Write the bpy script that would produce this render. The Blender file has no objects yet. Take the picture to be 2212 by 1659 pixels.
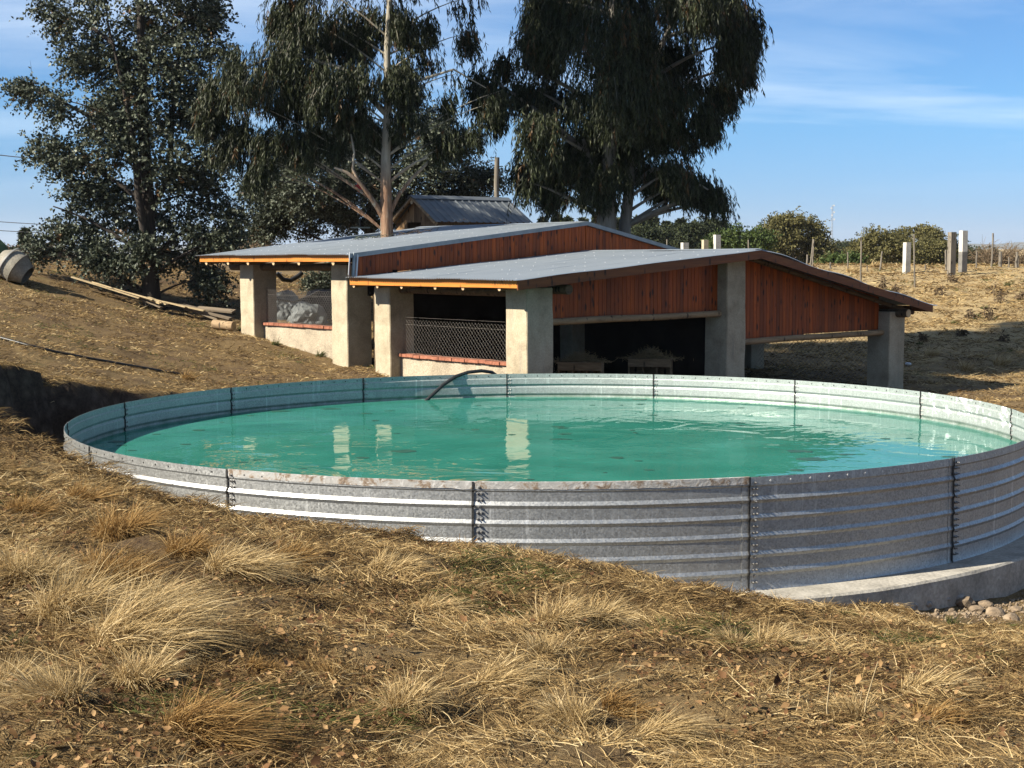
import bpy, bmesh, math, random
import numpy as np
from mathutils import Matrix, Vector, noise as mnoise

S = bpy.context.scene
COL = S.collection
rad = math.radians
rng = np.random.default_rng(7)
random.seed(7)

# ---------------------------------------------------------------- camera
CAM_Z = 3.5
PITCH, ROLL = 0.0876, -0.0051
FPX = 5705.0 / 4032 * 2212            # focal length in pixels of a 2212 px wide picture
cam_data = bpy.data.cameras.new("camera")
cam = bpy.data.objects.new("camera", cam_data)
COL.objects.link(cam)
cam_data.sensor_fit = 'HORIZONTAL'
cam_data.angle = 2 * math.atan(2016 / 5705.0)
cam_data.clip_start = 0.1
cam_data.clip_end = 30000
cam.matrix_world = Matrix.Translation((0, 0, CAM_Z)) @ Matrix.Rotation(math.pi / 2 - PITCH, 4, 'X') @ Matrix.Rotation(ROLL, 4, 'Z')
S.camera = cam

# ---------------------------------------------------------------- light
SUN_EL = rad(36)
SUN_AZ = math.atan2(-0.92, -0.40)     # clockwise from +Y
SUN_DIR = Vector((math.sin(SUN_AZ) * math.cos(SUN_EL), math.cos(SUN_AZ) * math.cos(SUN_EL), math.sin(SUN_EL)))
sun_d = bpy.data.lights.new("sun", 'SUN')
sun_d.energy = 5.0
sun_d.angle = rad(0.5)
sun_d.color = (1.0, 0.915, 0.77)
sun = bpy.data.objects.new("sun", sun_d)
COL.objects.link(sun)
sun.rotation_euler = SUN_DIR.to_track_quat('Z', 'Y').to_euler()

W = bpy.data.worlds.new("World")
S.world = W
W.use_nodes = True
nt = W.node_tree
nt.nodes.clear()
def wn(t, **k):
    n = nt.nodes.new(t)
    for a, b in k.items():
        setattr(n, a, b)
    return n
w_out = wn('ShaderNodeOutputWorld'); w_bg = wn('ShaderNodeBackground'); w_sky = wn('ShaderNodeTexSky')
w_sky.sky_type = 'NISHITA'; w_sky.sun_disc = False
w_sky.sun_elevation = SUN_EL; w_sky.sun_rotation = SUN_AZ % (2 * math.pi)
w_sky.air_density = 1.0; w_sky.dust_density = 0.0; w_sky.ozone_density = 1.6; w_sky.altitude = 900
w_bg.inputs[1].default_value = 0.05
# thin cirrus: streaky noise on the sky direction, flattened as seen on a high layer
w_tc = wn('ShaderNodeTexCoord'); w_sep = wn('ShaderNodeSeparateXYZ')
nt.links.new(w_tc.outputs['Generated'], w_sep.inputs[0])
w_zo = wn('ShaderNodeMath', operation='ADD'); nt.links.new(w_sep.outputs[2], w_zo.inputs[0]); w_zo.inputs[1].default_value = 0.12
w_dx = wn('ShaderNodeMath', operation='DIVIDE'); nt.links.new(w_sep.outputs[0], w_dx.inputs[0]); nt.links.new(w_zo.outputs[0], w_dx.inputs[1])
w_dy = wn('ShaderNodeMath', operation='DIVIDE'); nt.links.new(w_sep.outputs[1], w_dy.inputs[0]); nt.links.new(w_zo.outputs[0], w_dy.inputs[1])
w_cx = wn('ShaderNodeCombineXYZ'); nt.links.new(w_dx.outputs[0], w_cx.inputs[0]); nt.links.new(w_dy.outputs[0], w_cx.inputs[1])
w_mp = wn('ShaderNodeMapping'); nt.links.new(w_cx.outputs[0], w_mp.inputs[0])
w_mp.inputs['Rotation'].default_value = (0, 0, rad(-8)); w_mp.inputs['Scale'].default_value = (0.42, 1.15, 1); w_mp.inputs['Location'].default_value = (3.1, 0.72, 0)
w_n = wn('ShaderNodeTexNoise'); w_n.inputs['Scale'].default_value = 1.0; w_n.inputs['Detail'].default_value = 7; w_n.inputs['Roughness'].default_value = 0.55; w_n.inputs['Distortion'].default_value = 0.6
nt.links.new(w_mp.outputs[0], w_n.inputs['Vector'])
w_r = wn('ShaderNodeMapRange'); w_r.inputs['From Min'].default_value = 0.46; w_r.inputs['From Max'].default_value = 0.80; w_r.inputs['To Max'].default_value = 0.62
nt.links.new(w_n.outputs['Fac'], w_r.inputs['Value'])
w_fz = wn('ShaderNodeMapRange'); w_fz.inputs['From Min'].default_value = 0.035; w_fz.inputs['From Max'].default_value = 0.10
nt.links.new(w_sep.outputs[2], w_fz.inputs['Value'])
w_mul = wn('ShaderNodeMath', operation='MULTIPLY'); nt.links.new(w_r.outputs[0], w_mul.inputs[0]); nt.links.new(w_fz.outputs[0], w_mul.inputs[1])
w_mix = wn('ShaderNodeMix', data_type='RGBA')
nt.links.new(w_mul.outputs[0], w_mix.inputs['Factor'])
# the winter haze near the horizon: a little darker and bluer than a clean sky
w_hz = wn('ShaderNodeValToRGB')
for e_, (p_, c_) in zip([w_hz.color_ramp.elements[0], w_hz.color_ramp.elements[1], w_hz.color_ramp.elements.new(0.10)], ((0.0, (0.32, 0.47, 0.92)), (0.19, (0.15, 0.70, 1.20)), (0.09, (0.35, 0.66, 1.0)))):
    e_.position = p_; e_.color = (*c_, 1)
nt.links.new(w_sep.outputs[2], w_hz.inputs[0])
w_tint = wn('ShaderNodeMix', data_type='RGBA', blend_type='MULTIPLY'); w_tint.inputs['Factor'].default_value = 1
nt.links.new(w_sky.outputs[0], w_tint.inputs['A']); nt.links.new(w_hz.outputs[0], w_tint.inputs['B'])
nt.links.new(w_tint.outputs['Result'], w_mix.inputs['A'])
w_mix.inputs['B'].default_value = (8.2, 9.2, 10.2, 1)
nt.links.new(w_mix.outputs['Result'], w_bg.inputs[0])
nt.links.new(w_bg.outputs[0], w_out.inputs[0])

S.view_settings.view_transform = 'Standard'
S.view_settings.look = 'None'
S.view_settings.exposure = 1.38
S.view_settings.gamma = 1.0
S.render.engine = 'CYCLES'
S.cycles.max_bounces = 6
S.cycles.transparent_max_bounces = 8
S.cycles.caustics_reflective = False
S.cycles.caustics_refractive = False
S.cycles.sample_clamp_indirect = 4.0

# ---------------------------------------------------------------- picture <-> place
def ray(X, Y):
    u, v = X - 1106.0, Y - 829.5
    cr, sr = math.cos(ROLL), math.sin(ROLL)
    x, y = u * cr + v * sr, -u * sr + v * cr
    c, s = math.cos(PITCH), math.sin(PITCH)
    du = -y / FPX
    return Vector((x / FPX, c + s * du, -s + c * du))
def at(X, Y, depth):
    """The point in the place that lies DEPTH metres ahead under a measured sight line."""
    r = ray(X, Y)
    return r * (depth / r.y) + Vector((0, 0, CAM_Z))
def pxm(depth):
    return depth / FPX                  # metres per measured pixel at that depth

# ---------------------------------------------------------------- materials
def nodes_of(name):
    m = bpy.data.materials.new(name)
    m.use_nodes = True
    t = m.node_tree
    b = t.nodes['Principled BSDF']
    return m, t, b
def add(t, kind, **k):
    n = t.nodes.new(kind)
    for a, b in k.items():
        setattr(n, a, b)
    return n
def coords(t, scale=(1, 1, 1), src='Object', rot=(0, 0, 0)):
    c = add(t, 'ShaderNodeTexCoord'); m = add(t, 'ShaderNodeMapping')
    m.inputs['Scale'].default_value = scale; m.inputs['Rotation'].default_value = rot
    t.links.new(c.outputs[src], m.inputs[0])
    return m.outputs[0]
def noise_(t, vec, scale, detail=5, rough=0.55, dist=0.0):
    n = add(t, 'ShaderNodeTexNoise')
    n.inputs['Scale'].default_value = scale; n.inputs['Detail'].default_value = detail
    n.inputs['Roughness'].default_value = rough; n.inputs['Distortion'].default_value = dist
    t.links.new(vec, n.inputs['Vector'])
    return n.outputs['Fac']
ALB = 0.70                              # one scale for all real-world base colours
def ramp(t, fac, stops, k=None):
    k = ALB if k is None else k
    r = add(t, 'ShaderNodeValToRGB')
    e = r.color_ramp.elements
    while len(e) > len(stops):
        e.remove(e[-1])
    while len(e) < len(stops):
        e.new(0.5)
    for x, (p, c) in zip(e, stops):
        x.position = p; x.color = (*[min(q * k, 1.5) for q in c], 1)
    t.links.new(fac, r.inputs[0])
    return r.outputs[0]
def mixc(t, fac, a, b, blend='MIX'):
    m = add(t, 'ShaderNodeMix', data_type='RGBA', blend_type=blend)
    for key, v in (('Factor', fac), ('A', a), ('B', b)):
        if isinstance(v, (int, float)):
            m.inputs[key].default_value = v
        elif isinstance(v, tuple):
            m.inputs[key].default_value = (*v, 1)
        else:
            t.links.new(v, m.inputs[key])
    return m.outputs['Result']
def rng_(t, val, a, b, c=0.0, d=1.0):
    m = add(t, 'ShaderNodeMapRange')
    for k, v in zip(('From Min', 'From Max', 'To Min', 'To Max'), (a, b, c, d)):
        m.inputs[k].default_value = v
    t.links.new(val, m.inputs['Value'])
    return m.outputs[0]
def math_(t, op, a, b):
    m = add(t, 'ShaderNodeMath', operation=op)
    for i, v in enumerate((a, b)):
        if isinstance(v, (int, float)):
            m.inputs[i].default_value = v
        else:
            t.links.new(v, m.inputs[i])
    return m.outputs[0]
def bump(t, b, h, strength=0.4, dist=0.02):
    n = add(t, 'ShaderNodeBump')
    n.inputs['Strength'].default_value = strength; n.inputs['Distance'].default_value = dist
    t.links.new(h, n.inputs['Height'])
    t.links.new(n.outputs[0], b.inputs['Normal'])
def simple(name, stops, scale=6, rough=0.8, metal=0.0, stretch=(1, 1, 1), bmp=0.3, bdist=0.01, detail=6, fine=None, spec=0.5, src='Object'):
    m, t, b = nodes_of(name)
    v = coords(t, stretch, src)
    f = noise_(t, v, scale, detail, 0.6)
    c = ramp(t, f, stops)
    h = f
    if fine:
        f2 = noise_(t, v, fine, 4, 0.6)
        c = mixc(t, 0.55, c, ramp(t, f2, [(0.3, (0.45, 0.45, 0.45)), (0.7, (1.3, 1.3, 1.3))], 1.0), 'MULTIPLY')
        h = f2
    t.links.new(c, b.inputs['Base Color'])
    b.inputs['Roughness'].default_value = rough; b.inputs['Metallic'].default_value = metal
    b.inputs['Specular IOR Level'].default_value = spec
    if bmp:
        bump(t, b, h, bmp, bdist)
    return m

# ---------------------------------------------------------------- objects
def tag(o, label=None, cat=None, group=None, kind=None):
    for k, v in (('label', label), ('category', cat), ('group', group), ('kind', kind)):
        if v:
            o[k] = v
    return o
def empty(name, loc, rz=0, label=None, cat=None, group=None):
    o = bpy.data.objects.new(name, None)
    o.location = loc; o.rotation_euler = (0, 0, rz); o.empty_display_size = 0.3
    COL.objects.link(o)
    return tag(o, label, cat, group)
def link(name, me, mat, parent=None):
    o = bpy.data.objects.new(name, me)
    COL.objects.link(o)
    if mat is not None:
        for m in (mat if isinstance(mat, (list, tuple)) else [mat]):
            me.materials.append(m)
    if parent is not None:
        o.parent = parent
    return o
class MB:
    """Collects shapes and links them as one mesh object."""
    def __init__(s):
        s.v = []; s.f = []; s.a = []; s.cur = 0.5; s.mi = []; s.slot = 0
    def addv(s, vs, fs):
        n = len(s.v)
        s.v += [tuple(x) for x in vs]; s.f += [tuple(i + n for i in q) for q in fs]
        s.a += [s.cur] * len(vs); s.mi += [s.slot] * len(fs)
        return s
    def hexa(s, p):
        """eight corners: bottom ring 0-3, top ring 4-7"""
        return s.addv(p, [(3, 2, 1, 0), (4, 5, 6, 7), (0, 1, 5, 4), (1, 2, 6, 5), (2, 3, 7, 6), (3, 0, 4, 7)])
    def box(s, x0, x1, y0, y1, z0, z1):
        return s.hexa([(x0, y0, z0), (x1, y0, z0), (x1, y1, z0), (x0, y1, z0), (x0, y0, z1), (x1, y0, z1), (x1, y1, z1), (x0, y1, z1)])
    def bar(s, a, b, w, h, up=(0, 0, 1), roll=0.0):
        a, b = Vector(a), Vector(b); d = (b - a).normalized(); up = Vector(up)
        if abs(d.dot(up)) > 0.98:
            up = Vector((1, 0, 0))
        x = d.cross(up).normalized(); y = x.cross(d)
        if roll:
            q = Matrix.Rotation(roll, 3, d); x = q @ x; y = q @ y
        c = [(-w / 2, -h / 2), (w / 2, -h / 2), (w / 2, h / 2), (-w / 2, h / 2)]
        return s.hexa([a + x * i + y * j for i, j in c] + [b + x * i + y * j for i, j in c])
    def tube(s, pts, r, n=8, cap=True):
        pts = [Vector(p) for p in pts]
        rs = r if isinstance(r, (list, tuple)) else [r] * len(pts)
        base = len(s.v); vs = []; fs = []
        px = None
        for i, p in enumerate(pts):
            d = (pts[min(i + 1, len(pts) - 1)] - pts[max(i - 1, 0)]).normalized()
            if px is None:
                px = d.orthogonal().normalized()
            px = (px - d * px.dot(d)).normalized(); py = d.cross(px)
            for k in range(n):
                a = 2 * math.pi * k / n
                vs.append(p + (px * math.cos(a) + py * math.sin(a)) * rs[i])
        for i in range(len(pts) - 1):
            for k in range(n):
                fs.append((i * n + k, i * n + (k + 1) % n, (i + 1) * n + (k + 1) % n, (i + 1) * n + k))
        if cap:
            fs.append(tuple(range(n - 1, -1, -1))); fs.append(tuple((len(pts) - 1) * n + k for k in range(n)))
        return s.addv(vs, fs)
    def lathe(s, prof, n=24, mat=None):
        """profile [(r, z)] turned about z; mat moves it"""
        mat = mat or Matrix.Identity(4)
        vs = [mat @ Vector((r * math.cos(2 * math.pi * k / n), r * math.sin(2 * math.pi * k / n), z)) for r, z in prof for k in range(n)]
        fs = [(i * n + k, i * n + (k + 1) % n, (i + 1) * n + (k + 1) % n, (i + 1) * n + k) for i in range(len(prof) - 1) for k in range(n)]
        return s.addv(vs, fs)
    def build(s, name, mat, parent=None, smooth=None, loc=None):
        me = bpy.data.meshes.new(name)
        me.from_pydata(s.v, [], s.f)
        at_ = me.attributes.new('rnd', 'FLOAT', 'POINT'); at_.data.foreach_set('value', s.a)
        me.polygons.foreach_set('material_index', s.mi)
        if smooth is not None:
            me.polygons.foreach_set('use_smooth', [True] * len(me.polygons))
            me.set_sharp_from_angle(angle=rad(smooth))
        o = link(name, me, mat, parent)
        if loc is not None:
            o.location = loc
        return o
def np_mesh(name, V, F, mat, parent=None, rnd=None, smooth=False):
    """V (n,3); F list of (k,m) index arrays."""
    me = bpy.data.meshes.new(name)
    me.vertices.add(len(V)); me.vertices.foreach_set('co', np.ascontiguousarray(V, dtype=np.float32).ravel())
    idx = np.concatenate([f.ravel() for f in F]).astype(np.int32)
    tot = np.concatenate([np.full(len(f), f.shape[1], np.int32) for f in F])
    me.loops.add(len(idx)); me.loops.foreach_set('vertex_index', idx)
    me.polygons.add(len(tot))
    me.polygons.foreach_set('loop_start', (np.cumsum(tot) - tot).astype(np.int32))
    if smooth:
        me.polygons.foreach_set('use_smooth', np.ones(len(tot), bool))
    me.update(calc_edges=True)
    if rnd is not None:
        a = me.attributes.new('rnd', 'FLOAT', 'POINT'); a.data.foreach_set('value', np.ascontiguousarray(rnd, dtype=np.float32))
    return link(name, me, mat, parent)
def nz(x, y, s=1.0, seed=0.0):
    return mnoise.noise(Vector((x * s + seed, y * s - seed, seed * 0.7)))
# ---------------------------------------------------------------- the ground
TC = Vector((0.531, 21.591, 0)); TR = 6.918; PHI0 = 2.9017; NP_ = 15; DPH = 2 * math.pi / NP_
RIM = 1.2; WATER = 0.74
P0 = Vector((0.318, 30.5, 0)); BA = rad(40)
G = Vector((math.cos(BA), math.sin(BA), 0)); WV = Vector((-math.sin(BA), math.cos(BA), 0))
def uv(u, v, z=0.0):
    return P0 + G * u + WV * v + Vector((0, 0, z))
def on_circle(X, Y, r, far=False):
    """Where a sight line meets the upright cylinder of radius R about the tank."""
    d = ray(X, Y); ox, oy = -TC.x, -TC.y
    a = d.x ** 2 + d.y ** 2; b = ox * d.x + oy * d.y; c = ox * ox + oy * oy - r * r
    q = math.sqrt(max(b * b - a * c, 0))
    t = (-b + (q if far else -q)) / a
    return d * t + Vector((0, 0, CAM_Z))
RC = 8.35                                 # radius of the pit dug for the tank
ctrl = [Vector(p) for p in [(0, 0, 1.95), (0, -6, 2.2), (-8, -4, 2.6), (8, -4, 1.7), (4, 6, 1.35), (-3.5, 8, 1.72), (-14, 6, 2.7), (-16, 16, 2.4), (12, 8, 0.4), (20, 10, -0.1), (0, 6, 1.50)]]
for X, Y in ((0, 922), (140, 990), (360, 1085), (500, 1122), (800, 1150), (1015, 1188), (1240, 1228), (1420, 1274)):
    ctrl.append(on_circle(X, Y, RC))
for X, Y in ((1560, 1306), (1700, 1314), (1900, 1327), (2212, 1286)):
    ctrl.append(on_circle(X, Y, TR + 0.5))
for X, Y in ((0, 782), (60, 803), (119, 822), (198, 834), (273, 842), (347, 850)):
    ctrl.append(on_circle(X, Y, RC, True))
ctrl += [Vector((-11, 22, 2.05)), at(0, 735, 28), at(405, 815, 31), at(200, 690, 37), at(330, 662, 45), at(40, 612, 42), at(150, 594, 46), at(230, 604, 46), at(300, 636, 45.5), at(240, 570, 90), at(60, 566, 120)]
ctrl += [uv(0, 5.05, 0.69), uv(0, 6.8, 0.80), uv(0, 12.0, 1.44), uv(0, 0, 0.25), uv(7, 0, 0.0), uv(13.4, 0, -0.1), uv(7, 6, 0.5), uv(14.5, 6, 0.2), uv(7, 13, 1.2), uv(14, 13, 0.9)]
ctrl += [Vector((3, 29.5, 0.05)), Vector((12, 34, -0.1)), Vector((9.5, 27, -0.15)), Vector((10, 20, -0.15)), Vector((18, 26, -0.2)), at(2212, 800, 44), at(2000, 745, 48), at(2212, 720, 50), at(2212, 640, 58), at(2212, 578, 72), at(1900, 590, 71), at(1790, 577, 74), at(1600, 572, 78),
         Vector((4, 60, 2.2)), Vector((0, 50, 1.9)), Vector((-6, 60, 2.5)), Vector((-20, 150, 3.2)), Vector((30, 150, 0.8)), Vector((60, 100, 1.4)), Vector((28, 105, 1.5)), Vector((16, 100, 1.7)), Vector((-60, 100, 3.4)), Vector((0, 120, 2.0)), Vector((45, 45, 0.8)), Vector((-40, 40, 3.2)), Vector((-30, 0, 3.0)), Vector((30, 0, 0.3)), Vector((0, -25, 2.6))]
CP = np.array([[p.x, p.y] for p in ctrl]); CZ_ = np.array([p.z for p in ctrl])
def _tps(d2):
    return np.where(d2 > 1e-12, 0.5 * d2 * np.log(np.maximum(d2, 1e-12)), 0.0)
_n = len(CP)
_K = _tps(((CP[:, None] - CP[None]) ** 2).sum(-1)) + np.eye(_n) * 0.6
_P = np.c_[np.ones(_n), CP]
_A = np.zeros((_n + 3, _n + 3)); _A[:_n, :_n] = _K; _A[:_n, _n:] = _P; _A[_n:, :_n] = _P.T
_w = np.linalg.solve(_A, np.r_[CZ_, 0, 0, 0])
def lattice(x, y, seed=0):
    """cheap vectorised value noise, -1..1"""
    xi, yi = np.floor(x).astype(np.int64), np.floor(y).astype(np.int64)
    fx, fy = x - xi, y - yi
    fx = fx * fx * (3 - 2 * fx); fy = fy * fy * (3 - 2 * fy)
    def h(a, b):
        n = (a * 374761393 + b * 668265263 + seed * 144269) & 0xFFFFFFFF
        n = ((n ^ (n >> 13)) * 1274126177) & 0xFFFFFFFF
        return ((n ^ (n >> 16)) & 0xFFFF) / 32767.5 - 1
    return (h(xi, yi) * (1 - fx) + h(xi + 1, yi) * fx) * (1 - fy) + (h(xi, yi + 1) * (1 - fx) + h(xi + 1, yi + 1) * fx) * fy
def sstep(x, a, b):
    t = np.clip((x - a) / (b - a), 0, 1)
    return t * t * (3 - 2 * t)
def height(x, y, rough=True):
    x = np.asarray(x, float); y = np.asarray(y, float); sh = x.shape
    x, y = x.ravel(), y.ravel()
    xc, yc = np.clip(x, -70, 70), np.clip(y, -30, 155)
    z = np.empty(len(x))
    for i in range(0, len(x), 20000):
        q = np.c_[xc[i:i + 20000], yc[i:i + 20000]]
        z[i:i + 20000] = _tps(((q[:, None] - CP[None]) ** 2).sum(-1)) @ _w[:_n] + _w[_n] + q @ _w[_n + 1:]
    d = np.hypot(x, y)
    far = 1.2 + 0.7 * lattice(x / 90, y / 90, 5) + np.clip((d - 300) / 500, 0, 4) * 2.4
    k = sstep(d, 95, 160)
    z = z * (1 - k) + far * k
    if rough:
        amp = 0.055 * (1 - sstep(d, 60, 200))
        z = z + amp * (lattice(x * 1.1, y * 1.1, 1) + 0.55 * lattice(x * 2.7, y * 2.7, 2) + 0.3 * lattice(x * 6.5, y * 6.5, 3))
    near = (1 - sstep(d, 14, 22)) * 0.07 * sstep(np.hypot(x - TC.x, y - TC.y), 7.6, 8.6)
    if rough:
        z = z + near * (np.maximum(lattice(x * 3.1, y * 3.1, 51), -0.2) + 0.8 * np.abs(lattice(x * 7.3, y * 7.3, 52)))
    # the pit round the tank: level floor, raw steep side
    r = np.hypot(x - TC.x, y - TC.y)
    th = np.arctan2(y - TC.y, x - TC.x)
    edge = RC + (0.26 * lattice(th * 9, th * 0 + 2.5, 8) + 0.16 * lattice(th * 31, z * 3, 9)) * sstep(z, 0.15, 0.6) - 0.85 * (1 - sstep(z, -0.05, 0.35))
    fl = -0.16 + 0.03 * lattice(x * 2, y * 2, 11)
    k = sstep(r, edge - 0.42, edge - 0.02)
    z = np.where(r < edge, fl * (1 - k) + z * k, z)
    # nothing pokes up through the shed floor or the tank
    return z.reshape(sh)
def gz(x, y):
    return float(height(np.array([x]), np.array([y]))[0])
def ground_at(X, Y, d0=2.0, d1=400.0):
    """First point of the ground along a sight line."""
    d = ray(X, Y); ds = np.concatenate([np.arange(d0, 60, 0.06), np.arange(60, d1, 0.5)])
    px = d.x / d.y * ds; pz = d.z / d.y * ds + CAM_Z
    hz = height(px, ds)
    hit = np.nonzero(pz <= hz)[0]
    i = hit[0] if len(hit) else len(ds) - 1
    return Vector((px[i], ds[i], hz[i]))

def axis(lo, hi, f0, f1, fine, growth=1.13, mid=None):
    """fine steps from f0 to f1, growing outside"""
    a = list(np.arange(f0, f1 + 1e-6, fine)); s = fine; p = a[-1]
    while p < hi:
        s = s * growth; p += s; a.append(p)
    s = fine; p = a[0]; b = []
    while p > lo:
        s = s * growth; p -= s; b.append(p)
    return np.array(b[::-1] + a)
ax = axis(-6000, 6000, -10.5, 10.5, 0.13, 1.10)
ay = axis(-400, 9000, 3.0, 31.0, 0.13, 1.06)
gx, gy = np.meshgrid(ax, ay)
gzv = height(gx, gy)
ni, nj = gx.shape
GV = np.c_[gx.ravel(), gy.ravel(), gzv.ravel()]
ii = np.arange(ni * nj).reshape(ni, nj)
GF = np.stack([ii[:-1, :-1], ii[:-1, 1:], ii[1:, 1:], ii[1:, :-1]], -1).reshape(-1, 4)

def ground_material():
    m, t, b = nodes_of("dry_ground")
    v = coords(t)
    big = noise_(t, v, 0.22, 4, 0.6); mid = noise_(t, v, 1.7, 6, 0.65); fine = noise_(t, v, 24, 6, 0.7)
    straw = coords(t, (1, 1, 1)); fib = noise_(t, straw, 60, 3, 0.8, 1.5)
    soil = ramp(t, fine, [(0.30, (0.045, 0.028, 0.016)), (0.5, (0.14, 0.09, 0.048)), (0.72, (0.30, 0.21, 0.115))])
    dry = ramp(t, fib, [(0.34, (0.075, 0.048, 0.022)), (0.5, (0.27, 0.185, 0.085)), (0.68, (0.50, 0.36, 0.17))])
    k = rng_(t, math_(t, 'ADD', math_(t, 'MULTIPLY', mid, 0.6), math_(t, 'MULTIPLY', big, 0.5)), 0.44, 0.62)
    sy = add(t, 'ShaderNodeSeparateXYZ'); t.links.new(v, sy.inputs[0])
    field = math_(t, 'MULTIPLY', rng_(t, sy.outputs[1], 34, 50), rng_(t, sy.outputs[0], 4, 9))
    k = math_(t, 'MAXIMUM', k, math_(t, 'MULTIPLY', field, rng_(t, mid, 0.30, 0.52, 0.35, 1.0)))
    dry = mixc(t, field, dry, mixc(t, fib, (0.16, 0.11, 0.05), (0.52, 0.40, 0.21)))
    c = mixc(t, k, soil, dry)
    grn = rng_(t, noise_(t, v, 0.9, 5, 0.7), 0.60, 0.72, 0.0, 0.55)
    c = mixc(t, grn, c, (0.085, 0.085, 0.028))
    # raw earth where the ground is steep (the sides of the pit)
    g = add(t, 'ShaderNodeNewGeometry'); s = add(t, 'ShaderNodeSeparateXYZ'); t.links.new(g.outputs['True Normal'], s.inputs[0])
    vo = add(t, 'ShaderNodeTexVoronoi'); vo.inputs['Scale'].default_value = 5.5; t.links.new(v, vo.inputs['Vector'])
    earth = mixc(t, 0.5, ramp(t, fine, [(0.3, (0.03, 0.022, 0.016)), (0.7, (0.17, 0.12, 0.085))]), ramp(t, vo.outputs['Distance'], [(0.0, (0.20, 0.155, 0.12)), (0.6, (0.045, 0.033, 0.025))]))
    c = mixc(t, rng_(t, s.outputs[2], 0.80, 0.55), c, earth)
    t.links.new(c, b.inputs['Base Color'])
    b.inputs['Roughness'].default_value = 0.95; b.inputs['Specular IOR Level'].default_value = 0.15
    h = math_(t, 'ADD', math_(t, 'MULTIPLY', fine, 0.6), math_(t, 'MULTIPLY', fib, 0.5))
    bump(t, b, h, 0.9, 0.05)
    return m
M_GROUND = ground_material()
ground = tag(np_mesh("ground", GV, [GF], M_GROUND, smooth=True), kind='structure')

def hills():
    mb = []; X = np.linspace(-5200, 5200, 260); D = np.array([4300.0, 5000, 5800, 6800])
    V = []
    for j, d in enumerate(D):
        prof = 34 + 30 * lattice(X / 900, X * 0 + 3.3, 21) + 16 * lattice(X / 260, X * 0 + 1.3, 22)
        hgt = np.clip(prof, 4, 200) * [0.0, 0.75, 1.0, 0.4][j] + (0 if j else -20)
        V.append(np.c_[X, np.full_like(X, d), hgt])
    V = np.concatenate(V); n = len(X); i = np.arange(4 * n).reshape(4, n)
    F = np.stack([i[:-1, :-1], i[:-1, 1:], i[1:, 1:], i[1:, :-1]], -1).reshape(-1, 4)
    m = simple("far_hills", [(0.35, (0.09, 0.10, 0.075)), (0.65, (0.16, 0.15, 0.10))], 0.01, 1.0, bmp=0)
    tag(np_mesh("hills", V, [F], m, smooth=True), kind='structure')
hills()
# ---------------------------------------------------------------- the water tank
def galvanised(name, tint, inner=False, splash=False):
    m, t, b = nodes_of(name)
    v = coords(t)
    vo = add(t, 'ShaderNodeTexVoronoi'); vo.inputs['Scale'].default_value = 55; t.links.new(v, vo.inputs['Vector'])
    sp = add(t, 'ShaderNodeSeparateColor'); t.links.new(vo.outputs['Color'], sp.inputs[0])
    n1 = noise_(t, v, 1.3, 5, 0.6); n2 = noise_(t, coords(t, (14, 14, 0.7)), 1.0, 4, 0.65)
    k = math_(t, 'ADD', math_(t, 'MULTIPLY', sp.outputs[0], 0.5), math_(t, 'MULTIPLY', n1, 0.5))
    c = ramp(t, k, [(0.15, tuple(x * 0.74 for x in tint)), (0.5, tint), (0.85, tuple(min(x * 1.22, 0.9) for x in tint))])
    drip = rng_(t, n2, 0.60, 0.72, 0.0, 0.5)
    c = mixc(t, drip, c, tuple(min(1, x * 1.5) for x in tint))
    stain = rng_(t, noise_(t, coords(t, (3, 3, 1.2)), 1.0, 6, 0.7), 0.56, 0.70, 0.0, 0.4)
    c = mixc(t, stain, c, tuple(x * 0.5 for x in tint))
    if inner:
        zz = add(t, 'ShaderNodeSeparateXYZ'); t.links.new(v, zz.inputs[0])
        wl = math_(t, 'MULTIPLY', rng_(t, zz.outputs[2], 0.83, 0.77), rng_(t, noise_(t, v, 5, 4, 0.6), 0.3, 0.7, 0.25, 0.9))
        c = mixc(t, wl, c, (0.07, 0.13, 0.085))
    met = 0.30 if inner else 0.84
    b.inputs['Metallic'].default_value = met
    rg = rng_(t, sp.outputs[1], 0, 1, 0.42, 0.60)
    if splash:
        w = rng_(t, noise_(t, coords(t, (2.2, 2.2, 2.6)), 2.2, 6, 0.7, 0.4), 0.56, 0.60)
        z = add(t, 'ShaderNodeSeparateXYZ'); t.links.new(v, z.inputs[0])
        w = math_(t, 'MULTIPLY', w, rng_(t, z.outputs[2], 0.85, 0.93))
        c = mixc(t, w, c, (0.85, 0.87, 0.86))
        t.links.new(math_(t, 'MULTIPLY', math_(t, 'SUBTRACT', 1.0, w), met), b.inputs['Metallic'])
    t.links.new(c, b.inputs['Base Color'])
    t.links.new(rg, b.inputs['Roughness'])
    bump(t, b, math_(t, 'ADD', math_(t, 'MULTIPLY', sp.outputs[2], 0.3), noise_(t, v, 2.2, 3)), 0.25, 0.006)
    return m
M_GALV = galvanised("galvanised_steel", (0.50, 0.51, 0.505))
M_GALV_IN = galvanised("galvanised_steel_inside", (0.44, 0.49, 0.47), True)
M_GALV_SPLASH = galvanised("galvanised_steel_splashed", (0.48, 0.52, 0.50), True, True)
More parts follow.
